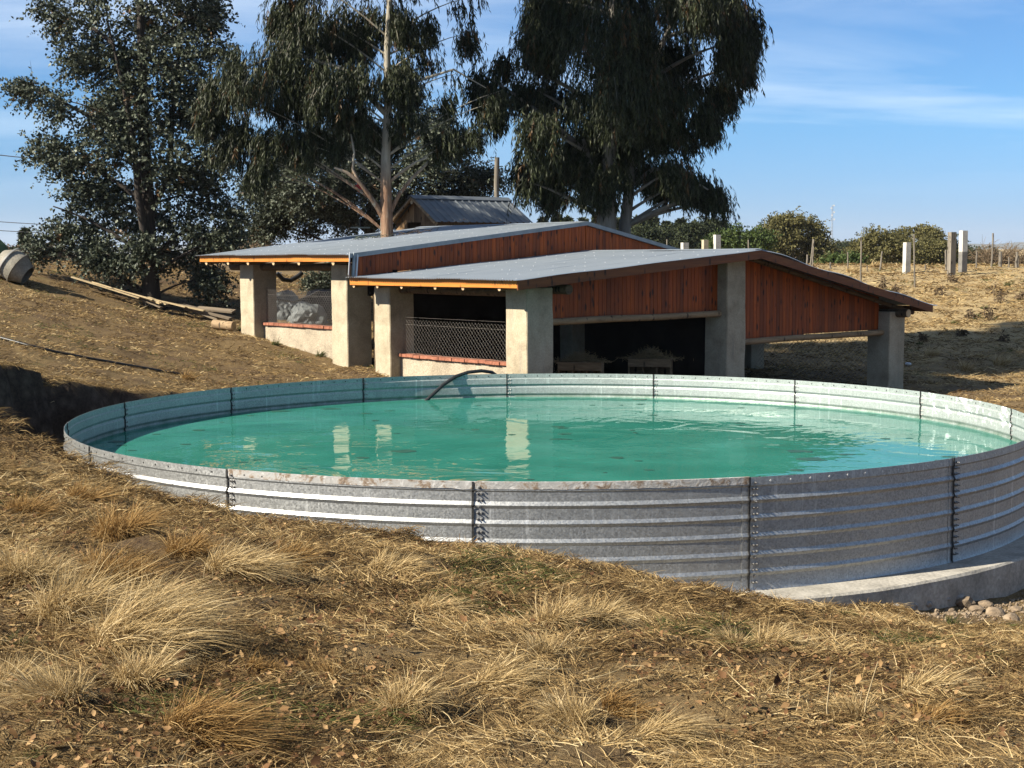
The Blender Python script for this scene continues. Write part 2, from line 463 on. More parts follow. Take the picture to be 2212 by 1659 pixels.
def rusty():
    m, t, b = nodes_of("crusted_rim")
    v = coords(t)
    a = noise_(t, v, 7, 7, 0.7, 0.5); c2 = noise_(t, v, 16, 5, 0.7)
    c = ramp(t, a, [(0.30, (0.34, 0.34, 0.33)), (0.48, (0.44, 0.43, 0.41)), (0.57, (0.27, 0.20, 0.14)), (0.64, (0.13, 0.085, 0.055)), (0.67, (0.36, 0.32, 0.27))])
    c = mixc(t, rng_(t, c2, 0.55, 0.64, 0.0, 0.8), c, (0.46, 0.455, 0.44))
    t.links.new(c, b.inputs['Base Color']); b.inputs['Roughness'].default_value = 0.85
    bump(t, b, a, 0.8, 0.02)
    return m
M_RUST = rusty()
M_SEAL = simple("black_sealant", [(0.3, (0.006, 0.006, 0.006)), (0.7, (0.022, 0.021, 0.02))], 30, 0.7, bmp=0.6)
M_BOLT = simple("bolt_steel", [(0.3, (0.16, 0.15, 0.14)), (0.7, (0.5, 0.49, 0.47))], 40, 0.45, 0.7, bmp=0)
M_HOLE_D = simple("bolt_hole", [(0.3, (0.02, 0.02, 0.02)), (0.7, (0.05, 0.05, 0.05))], 30, 0.9, bmp=0)
M_HOLE_W = simple("lime_filled_hole", [(0.3, (0.6, 0.6, 0.58)), (0.7, (0.8, 0.8, 0.78))], 30, 0.9, bmp=0)
M_CONC = simple("tank_concrete", [(0.25, (0.27, 0.25, 0.21)), (0.5, (0.45, 0.42, 0.36)), (0.75, (0.58, 0.545, 0.475))], 2.5, 0.92, bmp=0.5, bdist=0.02, fine=22)

def cyl(a, r, z):
    return Vector((r * math.cos(a), r * math.sin(a), z))
# the sheet's profile: offset of the rolled ribs (outwards) against height, from the rim down
RIBS = [0.235, 0.425, 0.62, 0.815, 1.005]
prof = [(0.0, 0.0), (0.0, 0.085), (-0.012, 0.105), (-0.012, 0.115)]
prof = [(0.0, 0.0), (0.004, 0.086), (-0.008, 0.104)]
for q in RIBS:
    prof += [(-0.008 if q == RIBS[0] else 0.0, q - 0.034), (0.0165, q + 0.004), (0.015, q + 0.012), (0.0, q + 0.040)]
prof += [(0.0, 1.17), (0.012, 1.2)]
tank = empty("water_tank", TC, 0, "round open water tank of bolted corrugated galvanised steel sheets, full of turquoise water", "water tank")
n_bolts = 0
for j in range(NP_):
    a0 = PHI0 + j * DPH; a1 = a0 + DPH
    steps = 22; mb = MB()
    ext = 0.012
    angs = [a0 - ext + (DPH + 2 * ext) * i / steps for i in range(steps + 1)]
    dr = lambda i: 0.009 * (1 - i / steps)              # one end laps over its neighbour
    th = 0.005
    npf = len(prof)
    vs = []
    for i, a in enumerate(angs):
        wob = 0.006 * nz(a * 3, j, 1.0, 4)
        for o, d in prof:
            vs.append(cyl(a, TR + o + dr(i) + th / 2 + wob, RIM - d))
        for o, d in reversed(prof):
            vs.append(cyl(a, TR + o + dr(i) - th / 2 + wob, RIM - d))
    L = 2 * npf
    fo = []; fi = []
    for i in range(steps):
        for k in range(L):
            q = (i * L + k, i * L + (k + 1) % L, (i + 1) * L + (k + 1) % L, (i + 1) * L + k)
            (fi if npf <= k < L - 1 else fo).append(q)
    caps = [tuple(range(L - 1, -1, -1)), tuple(steps * L + k for k in range(L))]
    mb.addv(vs, fo); n0 = len(mb.v)
    mb.slot = 1
    mb.f += fi; mb.mi += [1] * len(fi)
    mb.slot = 0; mb.f += caps; mb.mi += [0] * 2
    bright = j == NP_ - 7
    p = mb.build("wall_panel", [M_GALV, M_GALV_SPLASH if bright else M_GALV_IN], tank, smooth=22)
    if bright:
        tag(p, "wall panel with white lime splashes inside")
    # dark mastic down the lap joint, outside and inside
    for side in (1, -1):
        sb = MB()
        ro = TR + side * 0.013 + 0.008
        pts = []
        for o, d in prof:
            pts.append((o, d))
        for k in range(len(pts) - 1):
            (o1, d1), (o2, d2) = pts[k], pts[k + 1]
            w = 0.016 / TR
            ac = a0 if side > 0 else a0 + 0.125 / TR        # inside, the other sheet's edge shows
            A, B = ac - w * (0.8 + 0.4 * random.random()), ac + w * 0.3
            off = 0.004
            r1, r2 = ro + o1, ro + o2
            sb.hexa([cyl(A, r1 - off, RIM - d1 + 0.004), cyl(B, r1 - off, RIM - d1 + 0.004), cyl(B, r1 + off, RIM - d1 + 0.004), cyl(A, r1 + off, RIM - d1 + 0.004),
                     cyl(A, r2 - off, RIM - d2), cyl(B, r2 - off, RIM - d2), cyl(B, r2 + off, RIM - d2), cyl(A, r2 + off, RIM - d2)])
        sb.build("joint_seam", M_SEAL, p)
    # bolts beside the joint: single and paired rows in turn
    rest = MB()
    for r_ in range(17):
        z = RIM - 0.055 - r_ * 0.066
        for cI in ((0.045, 0.085) if r_ % 3 else (0.062,)):
            a = a0 + cI / TR
            d = min(prof, key=lambda q: abs(q[1] - (RIM - z)))[0]
            for side in (1, -1):
                R0 = TR + d + 0.011 if side > 0 else TR + d + 0.001
                tgt = rest
                near = side > 0 and j in (2, 3, 4, 5, 6) and n_bolts < 99 and not (j == 2 and r_ > 8) and not (j == 3 and r_ > 9)
                if near:
                    tgt = MB()
                if side > 0:
                    prof_b = [(0.0, -0.004), (0.016, -0.004), (0.016, 0.010), (0.008, 0.012), (0.007, 0.036), (0.0, 0.036)]
                else:
                    prof_b = [(0.0, -0.004), (0.016, -0.002), (0.014, 0.008), (0.007, 0.013), (0.0, 0.014)]
                er = cyl(a, 1, 0) * side
                mt = Matrix.Translation(cyl(a, R0, z)) @ er.to_track_quat('Z', 'Y').to_matrix().to_4x4()
                tgt.lathe(prof_b, 6, mt)
                if near:
                    tgt.build("bolt", M_BOLT, p); n_bolts += 1
    tag(rest.build("bolt_pattern", M_BOLT, p), kind='stuff')
    # row of small holes along the rim
    hb = MB()
    for q in range(1, 12):
        a = a0 + DPH * q / 12
        for side in (1, -1):
            er = cyl(a, 1, 0) * side
            i_ = q / 12 * steps
            mt = Matrix.Translation(cyl(a, TR + dr(i_) + 0.002 + side * 0.0045 + 0.006 * nz(a * 3, j, 1.0, 4), RIM - 0.045)) @ er.to_track_quat('Z', 'Y').to_matrix().to_4x4()
            hb.lathe([(0.012, -0.002), (0.011, 0.002), (0.0, 0.002)], 8, mt)
    tag(hb.build("hole_pattern", M_HOLE_W if j in (5, 6, 14, 0) else M_HOLE_D, p), kind='stuff')
    if j in (3, 4):
        # crusted, rusted strip along the top of the sheet
        cb = MB(); n_ = 26
        for i in range(n_):
            A, B = a0 + DPH * (i + 0.0) / n_, a0 + DPH * (i + 1.0) / n_
            lo1, lo2 = 0.072 + 0.012 * nz(A * 40, 1), 0.072 + 0.012 * nz(B * 40, 1)
            q0, q1 = TR + 0.011, TR + 0.017
            cb.hexa([cyl(A, q0, RIM - lo1), cyl(B, q0, RIM - lo2), cyl(B, q1, RIM - lo2), cyl(A, q1, RIM - lo1),
                     cyl(A, q0 - 0.02, RIM + 0.006), cyl(B, q0 - 0.02, RIM + 0.006), cyl(B, q1, RIM + 0.004), cyl(A, q1, RIM + 0.004)])
        cb.build("rim_strip", M_RUST, p)

# water
def water_material():
    m, t, b = nodes_of("pool_water")
    v = coords(t)
    n = noise_(t, v, 0.55, 4, 0.55); fl = noise_(t, coords(t, (1, 1.6, 1)), 3.2, 6, 0.75)
    c = ramp(t, n, [(0.3, (0.048, 0.33, 0.245)), (0.55, (0.080, 0.44, 0.335)), (0.75, (0.125, 0.52, 0.42))])
    c = mixc(t, rng_(t, fl, 0.625, 0.67, 0.0, 0.85), c, (0.012, 0.10, 0.07))
    t.links.new(c, b.inputs['Base Color'])
    b.inputs['Roughness'].default_value = 0.015; b.inputs['IOR'].default_value = 1.45
    w1 = noise_(t, coords(t, (1.0, 1.0, 1)), 0.55, 4, 0.5, 0.9)
    w2 = math_(t, 'MULTIPLY', noise_(t, v, 3.4, 2, 0.5, 0.4), rng_(t, noise_(t, v, 0.32, 2, 0.5), 0.48, 0.62, 0.0, 0.22))
    bump(t, b, math_(t, 'ADD', w1, w2), 0.22, 0.12)
    # partly clear: the painted bottom, the sheets under water and the wall's shadow show through
    tr = add(t, 'ShaderNodeBsdfTransparent'); tr.inputs[0].default_value = (0.55, 0.95, 0.86, 1)
    lw = add(t, 'ShaderNodeFresnel'); lw.inputs['IOR'].default_value = 1.45
    mx = add(t, 'ShaderNodeMixShader')
    t.links.new(math_(t, 'MULTIPLY', math_(t, 'SUBTRACT', 1.0, lw.outputs[0]), 0.62), mx.inputs[0])
    t.links.new(b.outputs[0], mx.inputs[1]); t.links.new(tr.outputs[0], mx.inputs[2])
    t.links.new(mx.outputs[0], t.nodes['Material Output'].inputs[0])
    return m
M_WATER = water_material()
wm = MB()
nr, na = 14, 120
vs = [cyl(2 * math.pi * k / na, max((TR - 0.006) * i / nr, 0.02), 0) for i in range(nr + 1) for k in range(na)]
wm.addv(vs, [(i * na + k, (i + 1) * na + k, (i + 1) * na + (k + 1) % na, i * na + (k + 1) % na) for i in range(nr) for k in range(na)])
wm.addv([cyl(2 * math.pi * k / na, 0.02, 0) for k in range(na)], [tuple(range(na))])
wo = wm.build("water", M_WATER, None, smooth=60); wo.location = TC + Vector((0, 0, WATER)); tag(wo, kind='structure')
fb = MB(); fb.lathe([(0.01, 0.02), (TR - 0.02, 0.02), (TR - 0.02, -0.1), (0.01, -0.1)], 60)
M_FLOOR = simple("painted_tank_floor", [(0.3, (0.12, 0.62, 0.46)), (0.7, (0.20, 0.78, 0.60))], 1.5, 0.8)
fb.build("tank_floor", M_FLOOR, tank)

# concrete ring it stands on
rb = MB()
na = 120; pr = []
profr = [(TR - 0.06, 0.0), (TR + 0.42, -0.005), (TR + 0.445, -0.03), (TR + 0.45, -0.42), (TR - 0.06, -0.42)]
vs = []
for k in range(na):
    a = 2 * math.pi * k / na
    e = 0.03 * nz(math.cos(a) * 4, math.sin(a) * 4, 1, 2)
    for i, (r, z) in enumerate(profr):
        vs.append(cyl(a, r + (e if 0 < i < 4 else 0), z + (0.012 * nz(a * 9, i, 1, 7) if 0 < i < 3 else 0)))
L = len(profr)
rb.addv(vs, [(k * L + i, ((k + 1) % na) * L + i, ((k + 1) % na) * L + (i + 1) % L, k * L + (i + 1) % L) for k in range(na) for i in range(L)])
ring = rb.build("concrete_footing", M_CONC, None, smooth=30); ring.location = TC
tag(ring, "pale concrete footing ring under the round steel water tank", "footing")

# hose that hangs over the far rim into the water
M_HOSE = simple("black_rubber", [(0.3, (0.008, 0.008, 0.008)), (0.7, (0.03, 0.03, 0.03))], 20, 0.45, bmp=0.1)
hp = [at(918, 868, 27.9), at(935, 852, 28.0), at(958, 831, 28.15), at(985, 813, 28.3), at(1012, 804, 28.42), at(1040, 801, 28.5), at(1062, 804, 28.62), at(1078, 815, 28.75), at(1088, 840, 28.85)]
hb = MB(); hb.tube(hp, 0.035, 10)
tag(hb.build("water_hose", M_HOSE, None, smooth=50), "thick black hose arching over the tank rim into the turquoise water", "hose")

# scraps of algae and leaf afloat
M_SCUM = simple("dark_algae_scrap", [(0.3, (0.010, 0.060, 0.040)), (0.7, (0.03, 0.12, 0.075))], 6, 0.5, bmp=0)
sm = MB(); r_ = random.Random(5)
for i in range(110):
    a = r_.uniform(0, 6.283); q = TR * 0.96 * math.sqrt(r_.random()); c0 = Vector((math.cos(a) * q, math.sin(a) * q, 0.004))
    if nz(c0.x, c0.y, 0.35, 3) < -0.15:
        continue
    s_ = r_.uniform(0.02, 0.12) if r_.random() < 0.85 else r_.uniform(0.12, 0.24)
    n_ = 9; e_ = r_.uniform(0.4, 1.0)
    pts = [c0 + Vector((math.cos(6.283 * k / n_) * s_ * r_.uniform(0.6, 1.3), math.sin(6.283 * k / n_) * s_ * e_ * r_.uniform(0.6, 1.3), 0)) for k in range(n_)]
    sm.addv(pts + [p - Vector((0, 0, 0.003)) for p in pts], [tuple(range(n_))] + [(k, n_ + k, n_ + (k + 1) % n_, (k + 1) % n_) for k in range(n_)])
so = sm.build("floating_algae", M_SCUM, None); so.location = wo.location
tag(so, "dark scraps of algae and leaf afloat on the turquoise water", "algae", kind='stuff')
# ---------------------------------------------------------------- the shed
def wood(name, stops, grain=(26, 26, 1.4), rough=0.6, knots=True, spec=0.35, boards=False):
    m, t, b = nodes_of(name)
    v = coords(t, grain)
    f = noise_(t, v, 1.0, 6, 0.65, 0.6)
    c = ramp(t, f, stops)
    if boards:
        a = add(t, 'ShaderNodeAttribute', attribute_name='rnd')
        c = mixc(t, 1.0, c, ramp(t, a.outputs['Fac'], [(0.0, (0.62, 0.58, 0.55)), (0.5, (0.95, 0.92, 0.9)), (1.0, (1.35, 1.3, 1.2))], 1.0), 'MULTIPLY')
    if knots:
        vk = coords(t, (9, 9, 3.2)); n = add(t, 'ShaderNodeTexVoronoi'); n.inputs['Scale'].default_value = 1.0; t.links.new(vk, n.inputs['Vector'])
        n2 = noise_(t, coords(t, (30, 30, 7)), 1.0, 4, 0.6)
        kk = rng_(t, math_(t, 'ADD', n.outputs['Distance'], math_(t, 'MULTIPLY', n2, 0.18)), 0.44, 0.26)
        sel = add(t, 'ShaderNodeSeparateColor'); t.links.new(n.outputs['Color'], sel.inputs[0])
        kk = math_(t, 'MULTIPLY', kk, rng_(t, sel.outputs[0], 0.45, 0.55))
        c = mixc(t, kk, c, tuple(x * 0.16 for x in stops[0][1]))
    t.links.new(c, b.inputs['Base Color']); b.inputs['Roughness'].default_value = rough; b.inputs['Specular IOR Level'].default_value = spec
    bump(t, b, f, 0.25, 0.004)
    return m
M_SIDING = wood("varnished_pine", [(0.25, (0.18, 0.030, 0.0025)), (0.5, (0.35, 0.068, 0.005)), (0.75, (0.52, 0.125, 0.010))], boards=True)
M_FASCIA = wood("varnished_board", [(0.25, (0.42, 0.14, 0.018)), (0.5, (0.58, 0.21, 0.03)), (0.75, (0.70, 0.28, 0.045))], grain=(1.2, 1.2, 22))
M_FASCIA_G = wood("dark_varnished_board", [(0.25, (0.11, 0.032, 0.007)), (0.5, (0.19, 0.058, 0.011)), (0.75, (0.27, 0.09, 0.018))], grain=(1.2, 8, 22))
M_LOG = wood("peeled_log", [(0.25, (0.20, 0.13, 0.07)), (0.5, (0.36, 0.25, 0.14)), (0.75, (0.50, 0.36, 0.21))], grain=(2, 12, 12), rough=0.85)
M_LOGEND = simple("cut_log_end", [(0.3, (0.50, 0.34, 0.18)), (0.7, (0.72, 0.55, 0.33))], 9, 0.85)
M_DARKLOG = wood("dark_log", [(0.25, (0.06, 0.04, 0.025)), (0.5, (0.12, 0.085, 0.05)), (0.75, (0.2, 0.14, 0.085))], grain=(2, 12, 12), rough=0.9)
def roofing(name, a, b_):
    m, t, b = nodes_of(name)
    v = coords(t)
    n = noise_(t, coords(t, (0.7, 5, 1)), 1.0, 6, 0.65); n2 = noise_(t, v, 0.9, 5, 0.6)
    c = mixc(t, n2, a, b_)
    c = mixc(t, rng_(t, n, 0.56, 0.75, 0, 0.5), c, tuple(x * 0.55 for x in a))
    t.links.new(c, b.inputs['Base Color'])
    b.inputs['Metallic'].default_value = 0.35; b.inputs['Roughness'].default_value = 0.5
    return m
M_ROOF = roofing("zinc_roof_sheet", (0.22, 0.255, 0.29), (0.30, 0.34, 0.38))
M_FLASH = simple("white_flashing", [(0.3, (0.62, 0.64, 0.66)), (0.7, (0.78, 0.79, 0.8))], 4, 0.45, 0.1, bmp=0.1)
M_FLASH_G = simple("grey_flashing", [(0.3, (0.22, 0.26, 0.28)), (0.7, (0.34, 0.38, 0.40))], 4, 0.45, 0.3, bmp=0.1)
def concrete_post():
    m, t, b = nodes_of("rendered_concrete")
    v = coords(t)
    big = noise_(t, v, 1.6, 6, 0.65, 0.3); fine = noise_(t, v, 28, 5, 0.7); streak = noise_(t, coords(t, (7, 7, 0.6)), 1.0, 5, 0.7)
    c = ramp(t, big, [(0.28, (0.32, 0.265, 0.18)), (0.5, (0.50, 0.43, 0.305)), (0.72, (0.60, 0.53, 0.39))])
    c = mixc(t, rng_(t, streak, 0.56, 0.72, 0, 0.55), c, (0.22, 0.20, 0.165))
    c = mixc(t, 0.6, c, ramp(t, fine, [(0.3, (0.62, 0.62, 0.62)), (0.65, (1.15, 1.15, 1.15))], 1.0), 'MULTIPLY')
    s = add(t, 'ShaderNodeSeparateXYZ'); t.links.new(v, s.inputs[0])
    t.links.new(c, b.inputs['Base Color']); b.inputs['Roughness'].default_value = 0.93; b.inputs['Specular IOR Level'].default_value = 0.2
    bump(t, b, math_(t, 'ADD', big, math_(t, 'MULTIPLY', fine, 0.35)), 0.6, 0.02)
    return m
M_POST = concrete_post()
M_RENDER = simple("rough_render", [(0.25, (0.30, 0.25, 0.18)), (0.5, (0.46, 0.39, 0.285)), (0.75, (0.56, 0.49, 0.37))], 2.2, 0.95, bmp=0.7, bdist=0.02, fine=26)
M_BRICK = simple("red_brick", [(0.25, (0.22, 0.075, 0.04)), (0.5, (0.36, 0.13, 0.07)), (0.75, (0.48, 0.20, 0.12))], 7, 0.9, bmp=0.6, fine=30)
M_WIRE = simple("galvanised_wire", [(0.3, (0.20, 0.18, 0.155)), (0.7, (0.32, 0.30, 0.265))], 10, 0.6, 0.2, bmp=0)
M_INNER = simple("shade_dark_render", [(0.3, (0.012, 0.010, 0.008)), (0.7, (0.028, 0.024, 0.02))], 2, 0.95, spec=0.0)  # near-black base colour stands in for the deep shade inside the shed
M_SCREW = simple("roof_screw_head", [(0.3, (0.7, 0.72, 0.74)), (0.7, (0.85, 0.86, 0.88))], 10, 0.35, 0.2, bmp=0)

shed = empty("livestock_shed", P0, BA, "low two-level open shed with concrete pillars, orange pine boards and zinc roof behind the tank", "shed")
UE, UR, UT = -0.62, 7.0, 14.2            # left eave, ridge, right eave
VB0, VB1 = -0.45, 5.75                   # lower roof, front to back
VA0, VA1 = 5.72, 13.2                    # upper roof
ZB = (3.03, 3.64, 2.13)                  # lower roof: left eave, ridge, right eave
ZA = (3.58, 4.42, 2.95)
def zroof(u, Z):
    if u <= UR:
        return Z[0] + (Z[1] - Z[0]) * (u - UE) / (UR - UE)
    return Z[1] + (Z[2] - Z[1]) * (u - UR) / (UT - UR)

def sheet(u0, u1, v0, v1, Z, nu, sag=0.0, hole=None):
    """corrugated sheet: waves run across v, sheets lie down the slope"""
    pitch, amp = 0.088, 0.014
    nvs = int((v1 - v0) / pitch * 6)
    V = np.linspace(v0, v1, nvs); U = np.linspace(u0, u1, nu)
    uu, vv = np.meshgrid(U, V)
    zz = np.interp(uu, [UE, UR, UT], Z) + amp * np.sin(2 * np.pi * vv / pitch)
    zz = zz + 0.006 * np.sin(uu * 1.9 + 0.7 * np.floor((vv - v0) / 0.88) * 2.1) - 0.004 * (np.floor((vv - v0) / 0.88) % 2)
    if sag:
        zz = zz + sag * np.sin(uu * 2.6) * np.exp(-(vv - v0) / 0.9) + sag * 0.4 * np.sin(vv * 1.7 + uu)
    vt = np.c_[uu.ravel(), vv.ravel(), zz.ravel()]
    i = np.arange(len(vt)).reshape(uu.shape)
    F = np.stack([i[:-1, :-1], i[:-1, 1:], i[1:, 1:], i[1:, :-1]], -1).reshape(-1, 4)
    if hole is not None:
        c = vt[F].mean(1); F = F[np.hypot(c[:, 0] - hole[0], c[:, 1] - hole[1]) > hole[2]]
    return vt, F
def roof_part(name, u0, u1, v0, v1, Z, nu, sag=0.0, hole=None, lab=None):
    vt, F = sheet(u0, u1, v0, v1, Z, nu, sag, hole)
    o = np_mesh(name, vt, [F], M_ROOF, shed, smooth=True)
    sb = MB()
    cols = np.arange(v0 + 0.10, v1 - 0.05, 0.352)
    rows = np.arange(u0 + 0.12, u1, 0.98) if u0 < UR - 1 else np.arange(u0 + 0.3, u1, 0.98)
    for r_ in rows:
        for c_ in cols:
            if hole is not None and math.hypot(r_ - hole[0], c_ - hole[1]) < hole[2] + 0.1:
                continue
            z = zroof(r_, Z) + 0.012
            if random.random() < 0.35:
                continue
            sb.lathe([(0.013, 0), (0.011, 0.010), (0.0, 0.013)], 6, Matrix.Translation((r_ + random.uniform(-.03, .03), c_ + random.uniform(-.02, .02), z)))
    tag(sb.build("screw_pattern", M_SCREW, o), kind='stuff')
    return o
TREE_UV = None
p_ = at(835, 512, 38.6) - P0
# the gum tree grows through the upper roof
d_ = ray(835, 512)
for q_ in np.arange(30, 50, 0.02):
    w_ = d_ * (q_ / d_.y) + Vector((0, 0, CAM_Z)) - P0
    if w_.z <= zroof(w_.dot(G), ZA):
        break
TREE_UV = (w_.dot(G), w_.dot(WV))
roof_part("roof_panel", UE - 0.12, UR, VB0, VB1, ZB, 30, 0.004)
roof_part("roof_panel", UR, UT + 0.1, VB0, VB1, ZB, 60, 0.028)
roof_part("roof_panel", UE - 0.12, UR, VA0 - 0.03, VA1, ZA, 70, 0.004, hole=(TREE_UV[0], TREE_UV[1], 0.34))
roof_part("roof_panel", UR, 12.75, VA0 - 0.03, VA1, ZA, 50, 0.004, hole=(10.15, 7.8, 0.75))
# ridge caps and the flashing over the upper gable
for v0, v1, Z in ((VB0 + 0.02, VB1, ZB), (VA0, VA1, ZA)):
    mb = MB()
    for s_ in (-1, 1):
        za = zroof(UR + s_ * 0.22, Z) + 0.022; zb = Z[1] + 0.028
        mb.hexa([(UR, v0, zb - 0.003), (UR + s_ * 0.22, v0, za - 0.003), (UR + s_ * 0.22, v1, za - 0.003), (UR, v1, zb - 0.003),
                 (UR, v0, zb), (UR + s_ * 0.22, v0, za), (UR + s_ * 0.22, v1, za), (UR, v1, zb)])
    mb.build("ridge_cap", M_ROOF, shed)
def sloped(mb, u0, u1, Z, v0, v1, zt, zb, n=8):
    """a board that follows the roof line from u0 to u1: zt / zb below the sheet"""
    us = [u0 + (u1 - u0) * i / n for i in range(n + 1)]
    for a, b in zip(us[:-1], us[1:]):
        za, zc = zroof(a, Z), zroof(b, Z)
        mb.hexa([(a, v0, za - zb), (b, v0, zc - zb), (b, v1, zc - zb), (a, v1, za - zb), (a, v0, za - zt), (b, v0, zc - zt), (b, v1, zc - zt), (a, v1, za - zt)])
for u0, u1 in ((UE - 0.05, UR), (UR, 12.75)):
    mb = MB(); sloped(mb, u0, u1, ZA, VA0 - 0.10, VA0 - 0.035, -0.018, 0.085, 1); mb.build("gable_flashing", M_FLASH_G, shed)
# fascia boards
mb = MB(); mb.box(UE, UE + 0.03, VB0 + 0.03, VB1 - 0.02, ZB[0] - 0.175, ZB[0] - 0.016); mb.build("fascia_board", M_FASCIA, shed)
mb = MB(); mb.box(UE, UE + 0.03, VA0 + 0.03, VA1 - 0.05, ZA[0] - 0.175, ZA[0] - 0.016); mb.build("fascia_board", M_FASCIA, shed)
for u0, u1 in ((UE, UR - 0.002), (UR + 0.002, UT - 0.12)):
    mb = MB(); sloped(mb, u0, u1, ZB, VB0, VB0 + 0.03, 0.022, 0.215, 1); tag(mb.build("fascia_board", M_FASCIA_G, shed), "dark brown sloping gable fascia board")
mb = MB(); mb.box(UT - 0.15, UT - 0.12, VB0 + 0.03, VB1, ZB[2] - 0.17, ZB[2] - 0.02); mb.build("fascia_board", M_FASCIA_G, shed)
# boarding
def boards(u0, u1, v, top, bot, w=0.125, th=0.022):
    mb = MB(); u = u0
    while u < u1 - 0.01:
        b = min(u + w, u1); g = 0.004
        mb.cur = random.random()
        i, j = u + g, b - g
        if j - i > 0.02:
            mb.hexa([(i, v, bot(i)), (j, v, bot(j)), (j, v + th, bot(j)), (i, v + th, bot(i)), (i, v, top(i)), (j, v, top(j)), (j, v + th, top(j)), (i, v + th, top(i))])
        u = b
    mb.cur = 0.0
    mb.hexa([(u0, v + th, bot(u0)), (u1, v + th, bot(u1)), (u1, v + th + .02, bot(u1)), (u0, v + th + .02, bot(u0)), (u0, v + th, top(u0)), (u1, v + th, top(u1)), (u1, v + th + .02, top(u1)), (u0, v + th + .02, top(u0))])
    return mb
# upper gable, between the two roofs, with a slanting white flashing at its left end
zl = lambda u: zroof(u, ZB) + 0.02
UG0 = UE + 0.04
boards(UG0 + 0.06, UR, VA0 - 0.02, lambda u: zroof(u, ZA) - 0.09, zl).build("gable_siding", M_SIDING, shed)
boards(UR, 12.6, VA0 - 0.02, lambda u: zroof(u, ZA) - 0.09, zl).build("gable_siding", M_SIDING, shed)
mb = MB()
a, b = Vector((UE - 0.02, VA0 - 0.06, ZA[0] + 0.02)), Vector((UE - 0.14, VA0 - 0.16, ZB[0] + 0.03))
mb.bar(a, b, 0.22, 0.012, up=G * 0 + Vector((0.75, -0.65, 0)))
mb.build("corner_flashing", M_FLASH, shed)
mb = MB(); o_ = Vector((0.11, -0.02, 0)); mb.bar(a + o_, b + o_, 0.10, 0.03, up=(0.3, -0.95, 0)); mb.build("corner_flashing", M_FLASH_G, shed)
mb = MB(); o_ = Vector((0.19, -0.03, -0.02)); mb.bar(a + o_, b + o_ , 0.045, 0.02, up=(0.3, -0.95, 0)); mb.build("corner_flashing", M_FLASH, shed)
# lower gable boarding
boards(0.73, 6.28, 0.30, lambda u: zroof(u, ZB) - 0.06, lambda u: 2.14).build("gable_siding", M_SIDING, shed)
boards(6.96, 9.55, 0.30, lambda u: zroof(u, ZB) - 0.06, lambda u: 1.46).build("gable_siding", M_SIDING, shed)
boards(9.58, 12.76, 0.345, lambda u: zroof(u, ZB) - 0.06, lambda u: 1.50).build("gable_siding", M_SIDING, shed)
def log(name, a, b, r, mat=M_LOG, ends=True, n=10, wob=0.012, seg=9, parent=shed, flat=1.0):
    a, b = Vector(a), Vector(b); pts = []; rs = []
    sd = random.random() * 50
    for i in range(seg):
        f = i / (seg - 1)
        pts.append(a.lerp(b, f) + Vector((nz(f * 3, sd), nz(f * 3, sd + 9), nz(f * 3, sd + 17))) * wob * (0 if i in (0, seg - 1) else 1))
        rs.append(r * (1 + 0.08 * nz(f * 5, sd + 3)))
    mb = MB(); mb.tube(pts, rs, n, cap=not ends)
    o = mb.build(name, mat, parent, smooth=50)
    if ends:
        for p, d in ((pts[0], pts[0] - pts[1]), (pts[-1], pts[-1] - pts[-2])):
            q = MB(); q.lathe([(r * 1.0, 0.0), (0.0, 0.004)], n, Matrix.Translation(p) @ d.to_track_quat('Z', 'Y').to_matrix().to_4x4())
            q.build("cut_end", M_LOGEND, o)
    return o
# half-log lintels under the boarding
log("lintel", (0.72, 0.22, 2.09), (6.26, 0.22, 2.12), 0.075, wob=0.02)
log("lintel", (6.90, 0.22, 1.40), (12.85, 0.22, 1.43), 0.075, wob=0.02)
# rafters: log ends peep out under the eaves
for v in (5.62, 4.65, 3.69, 2.42, 1.43, 0.2):
    r = 0.05
    log("rafter", (UE + 0.035, v, zroof(UE, ZB) - 0.195), (UR - 0.05, v, zroof(UR - 0.05, ZB) - 0.155), 0.05, M_DARKLOG)
for v in (12.85, 11.64, 10.58, 9.29, 8.06, 6.50):
    log("rafter", (UE + 0.035, v, zroof(UE, ZA) - 0.205), (UR - 0.05, v, zroof(UR - 0.05, ZA) - 0.165), 0.062, M_DARKLOG)
for v in (0.12, 2.0, 3.9, 5.4):
    log("rafter", (UT - 0.22, v, zroof(UT - 0.22, ZB) - 0.25), (UR + 0.05, v, zroof(UR + 0.05, ZB) - 0.16), 0.06, M_DARKLOG)
for v in (6.5, 9.3, 12.8):
    log("rafter", (12.5, v, zroof(12.5, ZA) - 0.20), (UR + 0.05, v, zroof(UR + 0.05, ZA) - 0.16), 0.06, M_DARKLOG)
log("beam", (0.36, 0.16, 2.74), (0.36, 5.7, 2.74), 0.10, M_DARKLOG, wob=0.01)
log("beam", (0.30, 5.9, 3.26), (0.30, 13.0, 3.26), 0.10, M_DARKLOG, wob=0.01)
log("beam", (13.1, -0.36, 1.94), (13.1, 5.6, 1.94), 0.11, M_DARKLOG, wob=0.01)
log("beam", (0.95, -0.28, 2.80), (0.95, 0.30, 2.80), 0.11, M_DARKLOG, wob=0.0, seg=3, ends=None)
